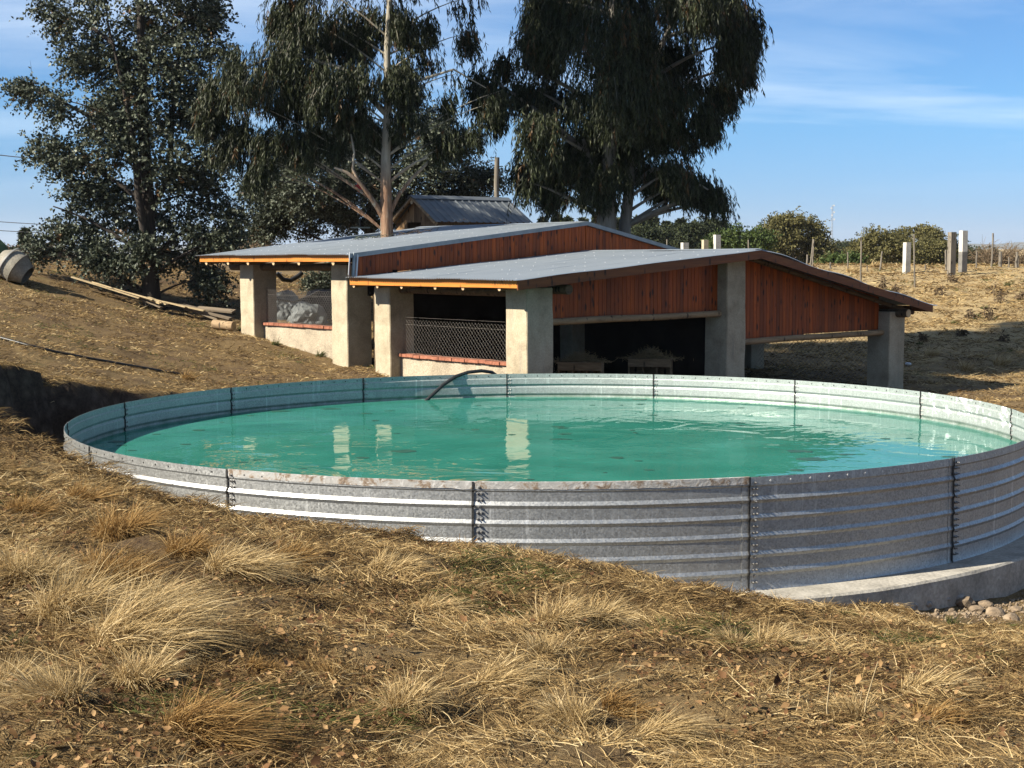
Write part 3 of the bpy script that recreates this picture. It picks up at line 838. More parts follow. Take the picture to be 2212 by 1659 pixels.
# pillars (each stands in the ground)
def pillar(u0, u1, v0, v1, z1, z0=None, lab=None, notch=None):
    c = uv((u0 + u1) / 2, (v0 + v1) / 2)
    base = gz(c.x, c.y) - 0.6 if z0 is None else z0
    me = bpy.data.meshes.new("pillar"); bm = bmesh.new()
    n = 10
    for k in range(n):
        pass
    m4 = Matrix.Translation(((u0 + u1) / 2, (v0 + v1) / 2, (base + z1) / 2)) @ Matrix.Diagonal((u1 - u0, v1 - v0, z1 - base, 1))
    bmesh.ops.create_cube(bm, size=1, matrix=m4)
    bmesh.ops.bevel(bm, geom=bm.edges[:], offset=0.014, segments=2, affect='EDGES')
    bmesh.ops.subdivide_edges(bm, edges=[e for e in bm.edges if e.calc_length() > 0.8], cuts=14, use_grid_fill=True)
    for v in bm.verts:
        q = Vector((nz(v.co.z * 1.6, v.co.x * 2, 1, 3), nz(v.co.z * 1.7, v.co.y * 2, 1, 8), 0)) * 0.012 + Vector((nz(v.co.z * 6, v.co.x * 7, 1, 5), nz(v.co.z * 6, v.co.y * 7, 1, 6), 0)) * 0.008
        v.co += q
    bm.to_mesh(me); bm.free()
    o = link("pillar", me, M_POST, shed)
    if lab:
        tag(o, lab)
    return o
pillar(0.0, 0.74, 0.0, 0.70, 2.84)
pillar(0.0, 0.70, 4.98, 5.62, 2.80)
pillar(0.0, 0.72, 6.79, 7.50, 3.32)
pillar(0.0, 0.72, 11.33, 12.05, 3.32)
pillar(6.28, 6.95, 0.0, 0.70, 3.38)
pillar(12.75, 13.45, 0.0, 0.70, 1.98)
pillar(13.0, 13.6, 5.0, 5.6, 1.95)
pillar(6.3, 6.95, 12.3, 12.9, 4.15)
pillar(0.05, 0.65, 12.6, 13.1, 3.32, lab=None) if False else None
pillar(5.9, 6.5, 5.05, 5.6, 3.4)
# low walls with a brick course on top
def low_wall(v0, v1, sill, u=0.30):
    g = gz(*uv(u, (v0 + v1) / 2).xy) - 0.9
    mb = MB(); n = 14
    for i in range(n):
        a, b = v0 + (v1 - v0) * i / n, v0 + (v1 - v0) * (i + 1) / n
        mb.box(u, u + 0.2, a, b, g, sill - 0.055)
    w = MB(); w.box(u, u + 0.2, v0, v1, g, sill - 0.058)
    w.build("low_wall", M_RENDER, shed)
    bm_ = MB(); v = v0 - 0.12 if False else v0 + 0.002
    while v < v1 - 0.02:
        L = min(0.245, v1 - v)
        dz = random.uniform(-0.008, 0.008); du = random.uniform(-0.015, 0.015)
        bm_.box(u - 0.07 + du, u + 0.24 + du, v + 0.006, v + L - 0.006, sill - 0.056 + dz, sill + 0.012 + dz)
        v += L
    bm_.build("brick_sill", M_BRICK, shed)
low_wall(0.70, 4.98, 1.20)
low_wall(7.50, 11.33, 1.75)
# wire netting
M_WIRE_D = simple("dull_wire", [(0.3, (0.12, 0.11, 0.10)), (0.7, (0.22, 0.20, 0.18))], 10, 0.7, 0.1, bmp=0)
def netting(name, p, du, dz, nu, nzz, cell, r=0.0026, hexa=False):
    """diamond mesh on the plane p + du*s + dz*t"""
    p, du, dz = Vector(p), Vector(du), Vector(dz); Lu, Lz = du.length, dz.length; du.normalize(); dz.normalize()
    mb = MB(); nrm = du.cross(dz)
    def seg(a, b):
        d = (b - a).normalized(); s_ = d.cross(nrm).normalized() * r; q = nrm * r
        mb.addv([a + s_, a + q, a - s_, a - q, b + s_, b + q, b - s_, b - q], [(0, 1, 5, 4), (1, 2, 6, 5), (2, 3, 7, 6), (3, 0, 4, 7)])
    nU = int(Lu / cell) + 1; nZ = int(Lz / cell) + 1; hx = cell / 2
    for i in range(nU):
        for j in range(nZ * 2):
            x0 = i * cell + (0 if j % 2 == 0 else hx); z0 = j * hx
            if z0 + hx > Lz + 1e-6:
                continue
            a = p + du * min(x0, Lu) + dz * z0
            jit = lambda: du * random.uniform(-.006, .006) + dz * random.uniform(-.006, .006)
            for sx in (-1, 1):
                x1 = x0 + sx * hx
                if 0 <= x1 <= Lu:
                    b = p + du * x1 + dz * (z0 + hx)
                    if hexa:
                        seg(a + dz * hx * 0.35, b)
                    else:
                        seg(a, b)
            if hexa and z0 + hx * 0.35 < Lz:
                seg(a, a + dz * hx * 0.35)
    mb_top = p + dz * Lz
    seg(mb_top, mb_top + du * Lu); seg(p, p + du * Lu); seg(p + dz * Lz * 0.8, p + dz * Lz * 0.8 + du * Lu)
    return mb.build(name, M_WIRE_D if hexa else M_WIRE, shed)
netting("wire_mesh", (0.38, 4.98, 1.22), (0, -4.28, 0), (0, 0, 0.86), 0, 0, 0.115, r=0.0018)
netting("wire_mesh", (0.38, 11.33, 1.77), (0, -3.83, 0), (0, 0, 0.92), 0, 0, 0.11, r=0.0034, hexa=True)
netting("wire_mesh", (13.3, 0.72, -0.1), (0, 4.25, 0), (0, 0, 1.55), 0, 0, 0.14, r=0.0045)
netting("wire_mesh", (7.0, 5.4, 0.1), (6.0, 0, 0), (0, 0, 1.6), 0, 0, 0.14, r=0.0045)
# inside: dividing walls and floor in a shade-dark colour
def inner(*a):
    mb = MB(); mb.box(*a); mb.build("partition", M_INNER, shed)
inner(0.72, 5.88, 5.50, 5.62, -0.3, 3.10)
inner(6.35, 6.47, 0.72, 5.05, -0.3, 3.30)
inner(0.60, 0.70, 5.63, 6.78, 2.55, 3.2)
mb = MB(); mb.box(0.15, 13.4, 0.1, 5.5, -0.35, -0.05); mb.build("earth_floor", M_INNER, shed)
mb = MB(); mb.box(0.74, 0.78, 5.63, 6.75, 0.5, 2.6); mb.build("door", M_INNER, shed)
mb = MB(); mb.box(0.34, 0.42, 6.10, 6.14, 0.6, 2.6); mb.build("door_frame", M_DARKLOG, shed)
# doorstep
mb = MB(); mb.box(-0.15, 0.3, 5.66, 6.75, 0.52, 0.74); mb.build("doorstep", M_POST, shed)

# nest boxes inside, straw on top
M_BOXW = wood("rough_board", [(0.25, (0.13, 0.085, 0.045)), (0.5, (0.24, 0.165, 0.09)), (0.75, (0.36, 0.26, 0.15))], grain=(3, 3, 22), rough=0.9)
M_STRAW = simple("straw_bedding", [(0.3, (0.16, 0.11, 0.05)), (0.7, (0.50, 0.38, 0.19))], 40, 0.95, bmp=0.8, bdist=0.03)
for X, w_, lab in ((1255, 92, "dark wooden nest box with three openings, nearest the corner pillar"), (1405, 100, "dark wooden nest box with three openings beside the middle pillar")):
    c = at(X, 770, 33.6 if X < 1300 else 34.6)
    L_ = 1.02; h_ = 0.62
    bx = empty("nest_box", (c.x, c.y, 0.42), BA - rad(52), lab, "nest box", "nest boxes in the shed")
    mb = MB(); mb.box(-L_ / 2, L_ / 2, -0.23, -0.20, h_ - 0.17, h_); mb.build("front_board", M_BOXW, bx)
    mb = MB(); mb.box(-L_ / 2, L_ / 2, -0.23, -0.20, 0.0, 0.12); mb.build("front_board", M_BOXW, bx)
    for i in range(4):
        x = -L_ / 2 + (L_ - 0.03) * i / 3
        mb = MB(); mb.box(x, x + 0.03, -0.197, 0.2, 0.0, h_ - 0.002); mb.build("divider", M_BOXW, bx)
    mb = MB(); mb.box(-L_ / 2, L_ / 2, 0.203, 0.22, 0.0, h_); mb.build("back_board", M_BOXW, bx)
    mb = MB(); mb.box(-L_ / 2 - .02, L_ / 2 + .02, -0.24, 0.23, h_ + 0.002, h_ + 0.025); mb.build("lid", M_BOXW, bx)
    for x in (-L_ / 2 + 0.04, L_ / 2 - 0.04):
        for y in (-0.17, 0.17):
            mb = MB(); mb.box(x - .03, x + .03, y - .03, y + .03, -0.5, -0.002); mb.build("leg", M_BOXW, bx)
    mb = MB()
    for i in range(700):
        p = Vector((random.gauss(0, 0.28), random.gauss(0, 0.12), 0)); p.z = h_ + 0.03 + 0.22 * math.exp(-(p.x / 0.3) ** 2) * random.random()
        d = Vector((random.gauss(0, 1), random.gauss(0, 1), random.gauss(0, 0.4))).normalized() * random.uniform(0.08, 0.2)
        mb.bar(p, p + d, 0.006, 0.004)
    st = mb.build("straw", M_STRAW, None); st.matrix_world = bx.matrix_basis
    tag(st, "untidy heap of straw on the nest box " + ("nearest the corner pillar" if X < 1300 else "beside the middle pillar"), "straw heap", kind='stuff')
# ---------------------------------------------------------------- trees
def leaf_mat(name, stops, rough=0.45, trans=0.25, spec=0.45):
    m = bpy.data.materials.new(name); m.use_nodes = True; t = m.node_tree; b = t.nodes['Principled BSDF']; out = t.nodes['Material Output']
    a = add(t, 'ShaderNodeAttribute', attribute_name='rnd')
    c = ramp(t, a.outputs['Fac'], stops)
    t.links.new(c, b.inputs['Base Color']); b.inputs['Roughness'].default_value = rough; b.inputs['Specular IOR Level'].default_value = spec
    tr = add(t, 'ShaderNodeBsdfTranslucent'); t.links.new(c, tr.inputs[0])
    mx = add(t, 'ShaderNodeMixShader'); mx.inputs[0].default_value = trans
    t.links.new(b.outputs[0], mx.inputs[1]); t.links.new(tr.outputs[0], mx.inputs[2]); t.links.new(mx.outputs[0], out.inputs[0])
    return m
M_LEAF_SILVER = leaf_mat("silver_gum_leaves", [(0.0, (0.018, 0.023, 0.011)), (0.45, (0.062, 0.076, 0.046)), (0.8, (0.15, 0.172, 0.12)), (0.97, (0.25, 0.27, 0.20)), (1.0, (0.18, 0.11, 0.055))], 0.55, 0.10, 0.25)
M_LEAF_DROOP = leaf_mat("hanging_gum_leaves", [(0.0, (0.012, 0.017, 0.007)), (0.5, (0.026, 0.034, 0.013)), (0.85, (0.066, 0.078, 0.032)), (0.95, (0.14, 0.145, 0.07)), (1.0, (0.11, 0.06, 0.022))], 0.55, 0.08, 0.22)
M_LEAF_OLIVE = leaf_mat("olive_leaves", [(0.0, (0.065, 0.062, 0.022)), (0.5, (0.15, 0.14, 0.052)), (1.0, (0.28, 0.25, 0.10))], 0.7, 0.25, 0.2)
M_LEAF_DARK = leaf_mat("conifer_needles", [(0.0, (0.016, 0.024, 0.012)), (0.5, (0.030, 0.042, 0.018)), (1.0, (0.075, 0.085, 0.030))], 0.7, 0.1, 0.2)
M_LEAF_GREEN = leaf_mat("fresh_leaves", [(0.0, (0.035, 0.06, 0.015)), (0.5, (0.075, 0.115, 0.028)), (1.0, (0.14, 0.19, 0.05))], 0.6, 0.25, 0.3)
M_LEAF_BROWN = leaf_mat("bare_scrub", [(0.0, (0.10, 0.07, 0.045)), (0.5, (0.19, 0.14, 0.09)), (1.0, (0.28, 0.21, 0.135))], 0.9, 0.1, 0.1)
M_BARK_DARK = simple("dark_bark", [(0.3, (0.018, 0.014, 0.011)), (0.7, (0.075, 0.058, 0.045))], 1.0, 0.95, stretch=(12, 12, 2), bmp=0.8, bdist=0.03)
def gum_bark():
    m, t, b = nodes_of("peeling_gum_bark")
    v = coords(t, (5, 5, 0.55)); f = noise_(t, v, 1.0, 6, 0.7, 0.8); f2 = noise_(t, coords(t, (16, 16, 1.2)), 1.0, 5, 0.7, 0.5)
    rufous = ramp(t, f2, [(0.3, (0.10, 0.05, 0.028)), (0.5, (0.27, 0.15, 0.085)), (0.7, (0.43, 0.30, 0.19))])
    pale = ramp(t, f2, [(0.3, (0.27, 0.25, 0.19)), (0.7, (0.50, 0.47, 0.38))])
    c = mixc(t, rng_(t, f, 0.57, 0.63), rufous, pale)
    s = add(t, 'ShaderNodeSeparateXYZ'); t.links.new(coords(t), s.inputs[0])
    c = mixc(t, rng_(t, s.outputs[2], 4.7, 5.5, 0.0, 0.85), c, pale)
    t.links.new(c, b.inputs['Base Color']); b.inputs['Roughness'].default_value = 0.85
    bump(t, b, f2, 0.8, 0.03)
    return m
M_BARK_GUM = gum_bark()
M_BARK_PALE = simple("smooth_pale_bark", [(0.25, (0.15, 0.13, 0.10)), (0.5, (0.33, 0.31, 0.25)), (0.75, (0.46, 0.44, 0.37))], 1.0, 0.8, stretch=(4, 4, 1.2), bmp=0.3)
M_BARK_GREY = simple("grey_bark", [(0.25, (0.11, 0.10, 0.085)), (0.5, (0.20, 0.185, 0.155)), (0.75, (0.30, 0.28, 0.24))], 1.0, 0.85, stretch=(6, 6, 1.0), bmp=0.5)

def norm(a):
    return a / np.maximum(np.linalg.norm(a, axis=-1, keepdims=True), 1e-9)
def leaves_to_mesh(name, P, D, L, Wd, mat, parent, rnd, roll=None):
    """One diamond-shaped, slightly folded leaf per row: base P, direction D, length L, width Wd."""
    n = len(P); r = rng.normal(size=(n, 3)) if roll is None else roll
    X = norm(np.cross(D, r)); N = np.cross(X, D)
    L = L[:, None]; Wd = Wd[:, None]
    mid = P + D * L * 0.42
    V = np.stack([P, mid + X * Wd * 0.5 + N * Wd * 0.12, P + D * L - N * L * 0.05, mid - X * Wd * 0.5 + N * Wd * 0.12], 1).reshape(-1, 3)
    F = np.arange(4 * n).reshape(n, 4)
    return np_mesh(name, V, [F], mat, parent, np.repeat(rnd, 4))
def blob_points(blobs, depth, n, thick=1.0, shell=0.55, shrink=0.0):
    """n points in the ellipsoids (measured x, y, rx, ry) seen at DEPTH; depth scattered by their own size."""
    b = np.array([x[:4] for x in blobs], float); dz = np.array([x[4] if len(x) > 4 else 0.0 for x in blobs])
    w = (b[:, 2] * b[:, 3]) ** 0.9; k = rng.choice(len(b), n, p=w / w.sum())
    q = norm(rng.normal(size=(n, 3))) * (rng.random((n, 1)) ** (1 / 3.0) * (1 - shell) + shell * rng.random((n, 1)) ** 0.25)
    s = depth / FPX
    c = np.array([list(at(x[0], x[1], depth + (x[4] if len(x) > 4 else 0))) for x in blobs])
    R = np.stack([b[:, 2] * s, np.minimum(b[:, 2], b[:, 3]) * s * thick * 1.05, b[:, 3] * s], 1)
    R = np.maximum(R - shrink, R * 0.5)
    # each blob gets its own place in depth so the crown has real volume
    off = dep_off[id_of(blobs)] if False else np.array([math.sin(i * 2.4) * 0.9 for i in range(len(b))]) * (R[:, 1]) * 0.9 * thick
    c[:, 1] += off
    return c[k] + q * R[k], k, c, R, q
def clumped(blobs, depth, n, per, thick, shell, s_xy, s_z, cull=-0.12, shrink=0.0):
    """points gathered in small bunches, with holes between the bunches"""
    m = max(1, int(n / per * 1.35))
    P, k, C, R, q = blob_points(blobs, depth, m, thick, shell, shrink)
    w = 0.95
    ok = lattice(P[:, 0] / w + 3.1 * P[:, 1], P[:, 2] / w * 0.8 + 1.7 * P[:, 1], 61) + 0.5 * lattice(P[:, 0] * 2.3, P[:, 2] * 2.3, 62) > cull - 0.35 * (1 - np.linalg.norm(q, axis=1))
    i = np.nonzero(ok)[0]; i = np.repeat(i, per)[:n] if len(i) * per >= n else rng.choice(i, n)
    o = rng.normal(size=(len(i), 3)) * np.array([s_xy, s_xy, s_z])
    return P[i] + o, k[i], C, R, norm(q[i] + rng.normal(size=(len(i), 3)) * 0.25)
def limbs(mb, start_pts, centers, r0, fork=0.06):
    """limbs from the nearest point of the stem line to each clump"""
    st = [Vector(p) for p in start_pts]
    for c in centers:
        c = Vector(c)
        best = min((p for p in st if p.z < c.z + 0.4), key=lambda p: (p - c).length + 0.7 * abs((c.z - p.z) - 0.6 * (c.xy - p.xy).length), default=st[0])
        L = (c - best).length
        if L < 0.3:
            continue
        m = best.lerp(c, 0.5) + Vector((0, 0, 0.12 * L)) + Vector((random.uniform(-1, 1), random.uniform(-1, 1), 0)) * 0.06 * L
        pts = []
        for i in range(7):
            f = i / 6
            pts.append(best * (1 - f) ** 2 + m * 2 * f * (1 - f) + c * f * f)
        r = min(r0, 0.018 + 0.020 * L)
        mb.tube(pts, [r * (1 - 0.75 * i / 6) for i in range(7)], 6, cap=False)

def spray_tree(name, label, blobs, depth, stems, mat, bark, n_twig, leaf=(0.075, 0.055), per=11, thick=1.0, group=None, base=None, limb_r=0.09, spray_len=(0.35, 0.8), twigs=True, shell=0.55, tight=1.0):
    """upright sprays of small leaves along short twigs"""
    bs = base if base is not None else stems[0][0]
    root = empty(name, bs, 0, label, "tree", group)
    inv = Vector(bs)
    P, k, C, R, q = clumped(blobs, depth, n_twig, 9, thick, shell, 0.0042 * depth * tight, 0.0030 * depth * tight, shrink=tight ** 2 * (0.5 * sum(spray_len) / 2 + 0.0036 * depth))
    n_twig = len(P)
    out = P - np.array([bs[0], bs[1], 0]); out[:, 2] = 0
    d = norm(norm(out) * 0.75 + q * 0.6 + np.array([0, 0, 0.18]) + rng.normal(size=P.shape) * 0.35)
    L = rng.uniform(spray_len[0], spray_len[1], n_twig)
    # leaves along each twig
    t = np.tile(np.linspace(0.08, 1, per), (n_twig, 1)) + rng.normal(size=(n_twig, per)) * 0.03
    droop = np.zeros((n_twig, per, 3)); droop[..., 2] = -0.28 * (t ** 2) * L[:, None]
    PP = P[:, None] + d[:, None] * (t * L[:, None])[..., None] + droop
    side = norm(np.cross(np.repeat(d[:, None], per, 1), rng.normal(size=(n_twig, per, 3))))
    DD = norm(d[:, None] * 0.55 + side * 0.9 + np.array([0, 0, -0.12]))
    n = n_twig * per
    LL = rng.uniform(0.7, 1.25, n) * leaf[0]; WW = LL * (leaf[1] / leaf[0]) * rng.uniform(0.8, 1.2, n)
    base_r = rng.random(n_twig); rv = np.clip(base_r[:, None] * 0.45 + rng.random((n_twig, per)) * 0.55, 0, 0.985)
    rv = np.where(rng.random((n_twig, 1)) < 0.015, 1.0, rv)
    o = leaves_to_mesh("crown", PP.reshape(-1, 3) - np.array(inv), DD.reshape(-1, 3), LL, WW, mat, root, rv.ravel())
    mb = MB()
    sp = []
    for pts, rs in stems:
        mb.tube([Vector(p) - inv for p in pts], rs, 9, cap=False)
        for a, b in zip(pts[:-1], pts[1:]):
            for f in (0, 0.33, 0.66):
                sp.append(Vector(a).lerp(Vector(b), f) - inv)
    sp.append(Vector(stems[0][0][-1]) - inv)
    limbs(mb, sp, C - np.array(inv), limb_r)
    if twigs:
        for i in range(0, n_twig, max(1, n_twig // 500)):
            a = Vector(P[i]) - inv; b = a + Vector(d[i]) * L[i]
            mb.tube([a - Vector(d[i]) * 0.25, a, b], [0.012, 0.009, 0.003], 4, cap=False)
    mb.build("trunk", bark, root, smooth=60)
    return root

def droop_tree(name, label, blobs, depth, stems, mat, bark, n_strand, leaf=(0.20, 0.030), per=13, thick=1.0, group=None, strand=(0.5, 1.5), limb_r=0.09, trunk_ids=(0,)):
    """strands that hang from the limbs, hung with narrow leaves"""
    bs = stems[0][0][0]
    root = empty(name, bs, 0, label, "tree", group)
    inv = np.array(bs)
    P, k, C, R, q = clumped(blobs, depth, n_strand, 16, thick, 0.45, 0.0036 * depth, 0.0040 * depth, -0.18, 0.0075 * depth)
    n_strand = len(P)
    L = rng.uniform(strand[0], strand[1], n_strand) * np.clip(R[k][:, 2] / 1.0, 0.5, 1.2)
    P[:, 2] += L * 0.5
    out = norm(P - np.array([bs[0], bs[1], 0]) * np.array([1, 1, 0]) - np.array([0, 0, 1]) * P[:, 2:3])
    sway = out * rng.uniform(0.1, 0.5, (n_strand, 1)) + rng.normal(size=P.shape) * 0.14
    sway[:, 2] = 0
    t = np.sort(rng.random((n_strand, per)), 1)
    PP = P[:, None] + sway[:, None] * (L[:, None] * np.sqrt(t))[..., None]
    PP[..., 2] -= (L[:, None] * t ** 1.25)
    dn = np.zeros((n_strand, per, 3)); dn[..., 2] = -1
    DD = norm(dn + sway[:, None] * (0.5 * (1 - t))[..., None] + rng.normal(size=(n_strand, per, 3)) * np.array([0.30, 0.30, 0.22]))
    n = n_strand * per
    LL = rng.uniform(0.6, 1.25, n) * leaf[0]; WW = leaf[1] * rng.uniform(0.7, 1.3, n)
    rv = np.clip(rng.random((n_strand, 1)) * 0.5 + rng.random((n_strand, per)) * 0.49, 0, 0.97)
    rv = np.where(rng.random((n_strand, 1)) < 0.03, 1.0, rv)
    leaves_to_mesh("crown", PP.reshape(-1, 3) - inv, DD.reshape(-1, 3), LL, WW, mat, root, rv.ravel())
    mb = MB(); iv = Vector(bs); sp = []
    for n_s, (pts, rs) in enumerate(stems):
        mb.tube([Vector(p) - iv for p in pts], rs, 12, cap=False)
        for a, b in (zip(pts[:-1], pts[1:]) if n_s in trunk_ids else ()):
            for f in (0, 0.33, 0.66):
                sp.append(Vector(a).lerp(Vector(b), f) - iv)
    limbs(mb, sp, C - inv + np.array([0, 0, 0.2]), limb_r)
    for i in range(0, n_strand, max(1, n_strand // 500)):
        a = Vector(PP[i, 0] - inv); b = Vector(PP[i, per // 2] - inv); c = Vector(PP[i, -1] - inv)
        mb.tube([a, b, c], [0.008, 0.006, 0.003], 4, cap=False)
    mb.build("trunk", bark, root, smooth=60)
    return root

def V3(X, Y, d):
    p = at(X, Y, d); return (p.x, p.y, p.z)
# --- silver-leaved gum on the left
D1 = 45.0
g1 = ground_at(330, 664)
D1 = g1.y
b1 = (g1.x, g1.y, g1.z - 0.3)
T1 = [(170, 40, 110, 70), (330, 30, 130, 80), (450, 28, 62, 50), (230, 130, 110, 70), (370, 130, 100, 80), (75, 196, 50, 22), (115, 218, 66, 46), (160, 222, 70, 50), (300, 230, 130, 90), (415, 240, 60, 80),
      (230, 330, 120, 70), (104, 318, 34, 18), (150, 345, 60, 34), (380, 340, 105, 80), (210, 420, 90, 46), (118, 446, 40, 24), (330, 450, 115, 85), (430, 420, 58, 50), (478, 466, 44, 20), (160, 515, 84, 58), (112, 540, 44, 46),
      (280, 550, 115, 75), (400, 540, 80, 66), (270, 568, 80, 26), (420, 605, 62, 58), (400, 650, 40, 24), (470, 320, 40, 80), (200, -90, 140, 90), (360, -100, 150, 95), (300, -220, 130, 110), (300, -340, 90, 90), (445, 120, 46, 40), (120, 30, 66, 34), (470, 520, 34, 24)]
st1 = [([b1, V3(322, 560, D1), V3(318, 420, D1), V3(310, 280, D1 + .2), V3(306, 120, D1), V3(300, -60, D1), V3(300, -260, D1)], [0.30, 0.25, 0.21, 0.17, 0.13, 0.09, 0.04]),
       ([V3(322, 560, D1), V3(300, 430, D1 - .5), V3(292, 330, D1 - .6), V3(270, 200, D1 - .6), V3(230, 40, D1 - .5)], [0.15, 0.12, 0.10, 0.07, 0.03]),
       ([V3(318, 470, D1), V3(366, 380, D1 + .4), V3(372, 250, D1 + .5), V3(390, 100, D1 + .6)], [0.12, 0.10, 0.08, 0.03])]
spray_tree("silver_gum_tree", "tall silver-leaved gum tree standing over the plank pile at the left", T1, D1, st1, M_LEAF_SILVER, M_BARK_DARK, 9500, (0.105, 0.078), 12, base=b1)
# --- bushy silver tree behind the shed
D4 = 56.0
T4 = [(600, 440, 80, 70), (560, 405, 38, 24), (690, 400, 95, 85), (700, 480, 110, 48), (790, 420, 90, 95), (780, 310, 80, 55), (900, 265, 80, 55), (920, 370, 80, 66), (1000, 385, 62, 40), (1052, 388, 30, 20), (950, 305, 56, 46), (870, 215, 50, 30), (610, 490, 66, 30), (650, 345, 50, 30), (860, 450, 90, 50), (985, 330, 50, 35), (545, 470, 22, 18), (960, 430, 90, 30)]
gb = at(790, 560, D4); b4 = (gb.x, gb.y, gz(gb.x, gb.y) - 0.3)
st4 = [([b4, V3(800, 480, D4), V3(810, 380, D4), V3(840, 280, D4)], [0.28, 0.22, 0.15, 0.05]), ([V3(800, 500, D4), V3(700, 430, D4), V3(640, 380, D4)], [0.16, 0.10, 0.04])]
spray_tree("bushy_gum_tree", "bushy grey-green tree between the hut and the silver gum, behind the shed roof", T4, D4, st4, M_LEAF_SILVER, M_BARK_DARK, 9000, (0.12, 0.062), 12, base=b4, thick=1.2)
# --- weeping gum that grows through the shed roof
wq = uv(TREE_UV[0], TREE_UV[1]); D2 = wq.y
b2 = (wq.x, wq.y, gz(wq.x, wq.y) - 0.3)
T2 = [(470, 215, 46, 55), (505, 185, 50, 55), (560, 180, 85, 85), (520, 290, 50, 45), (572, 322, 36, 42), (655, 150, 80, 90), (640, 235, 80, 60), (720, 215, 80, 75), (700, 60, 105, 90), (620, 40, 66, 60), (768, 262, 58, 42), (775, 110, 60, 80), (890, 70, 66, 50), (878, 180, 42, 66), (930, 150, 46, 36), (905, 262, 40, 50), (950, 320, 46, 26), (985, 175, 36, 24), (1000, 15, 46, 28), (960, 240, 26, 40), (1022, 300, 18, 22), (880, 330, 36, 26), (800, 300, 30, 40), (870, 270, 36, 30),
      (700, -90, 130, 90), (880, -80, 120, 80), (790, -210, 130, 100), (790, -340, 90, 80), (830, -290, 170, 110, -3.2), (720, -230, 150, 100, -2.6), (930, -330, 150, 110, -3.4), (820, -430, 170, 110, -3.0), (980, -210, 110, 80, -2.4), (580, -60, 80, 60), (1000, -70, 70, 40), (1085, 210, 18, 16), (1060, 240, 30, 26), (835, 300, 56, 46), (862, 190, 60, 66), (790, 190, 66, 66), (830, 40, 66, 56), (580, 365, 30, 36), (455, 250, 40, 60), (690, 300, 50, 36), (745, 330, 30, 24), (985, 300, 40, 40), (500, 330, 44, 40), (620, 300, 60, 50), (560, 380, 30, 30), (665, 330, 40, 34), (910, 110, 60, 50), (1000, 90, 40, 30)]  # blobs with a depth offset: unseen upper crown, added to shade the right slope
st2 = [([b2, V3(836, 505, D2), V3(834, 430, D2), V3(833, 340, D2), V3(838, 230, D2), V3(836, 120, D2), V3(842, 0, D2), V3(830, -140, D2), V3(812, -300, D2)], [0.22, 0.185, 0.165, 0.135, 0.11, 0.095, 0.08, 0.055, 0.03]),
       ([V3(829, 470, D2), V3(815, 448, D2 - .1), V3(796, 420, D2 - .25), V3(775, 392, D2 - .4), V3(748, 372, D2 - .5), V3(722, 362, D2 - .55)], [0.10, 0.075, 0.062, 0.055, 0.045, 0.03]),
       ([V3(775, 392, D2 - .4), V3(762, 366, D2 - .45), V3(765, 330, D2 - .4), V3(758, 290, D2 - .3)], [0.045, 0.038, 0.03, 0.02]),
       ([V3(842, 462, D2), V3(862, 420, D2 + .1), V3(890, 385, D2 + .2), V3(928, 348, D2 + .3)], [0.06, 0.055, 0.05, 0.035]),
       ([V3(842, 392, D2), V3(868, 370, D2 - .1), V3(898, 350, D2 - .1), V3(926, 340, D2)], [0.035, 0.035, 0.03, 0.02]),
       ([V3(838, 230, D2), V3(900, 175, D2), V3(980, 150, D2 - .2), V3(1050, 190, D2 - .2)], [0.06, 0.045, 0.03, 0.012]),
       ([V3(838, 250, D2), V3(740, 150, D2 - .3), V3(620, 110, D2 - .5), V3(500, 160, D2 - .5)], [0.09, 0.07, 0.05, 0.02])]
droop_tree("weeping_gum_tree", "weeping gum tree with peeling rufous trunk growing up through the zinc roof", T2, D2, st2, M_LEAF_DROOP, M_BARK_GUM, 17500, (0.185, 0.027), 13, strand=(0.5, 1.15), limb_r=0.03)
# --- the big weeping gum with three trunks
D3 = 42.0
g3 = at(1328, 560, D3); z3 = gz(g3.x, g3.y) - 0.3
b3 = (at(1318, 560, D3).x, D3, z3)
T3 = [(1200, 20, 90, 80), (1330, 10, 130, 90), (1480, 20, 120, 90), (1575, 30, 50, 50), (1180, 110, 72, 70), (1300, 120, 120, 90), (1440, 130, 115, 90), (1565, 120, 58, 70), (1140, 200, 42, 36), (1072, 205, 28, 28), (1045, 180, 16, 16), (1200, 220, 90, 80), (1330, 230, 120, 90), (1450, 215, 95, 62), (1560, 205, 46, 56),
      (1175, 310, 70, 66), (1290, 330, 105, 80), (1385, 300, 66, 60), (1512, 268, 40, 52), (1180, 378, 60, 40), (1295, 390, 75, 36), (1235, 350, 66, 50), (1390, 385, 60, 34), (1455, 385, 48, 36), (1512, 418, 38, 28), (1545, 440, 20, 18), (1488, 320, 20, 34), (1130, 375, 20, 40), (1455, 290, 30, 26), (1095, 150, 22, 14), (1600, 160, 22, 40), (1140, 410, 34, 34), (1200, 425, 50, 24), (1290, 420, 60, 24), (1080, 255, 34, 34), (1040, 225, 22, 26), (1120, 270, 40, 40), (1420, 405, 44, 32), (1475, 412, 40, 34), (1530, 436, 34, 26), (1555, 455, 18, 14), (1600, 80, 40, 60),
      (1250, -90, 130, 80), (1420, -90, 150, 90), (1540, -70, 90, 60), (1350, -200, 150, 90), (1350, -320, 110, 90)]
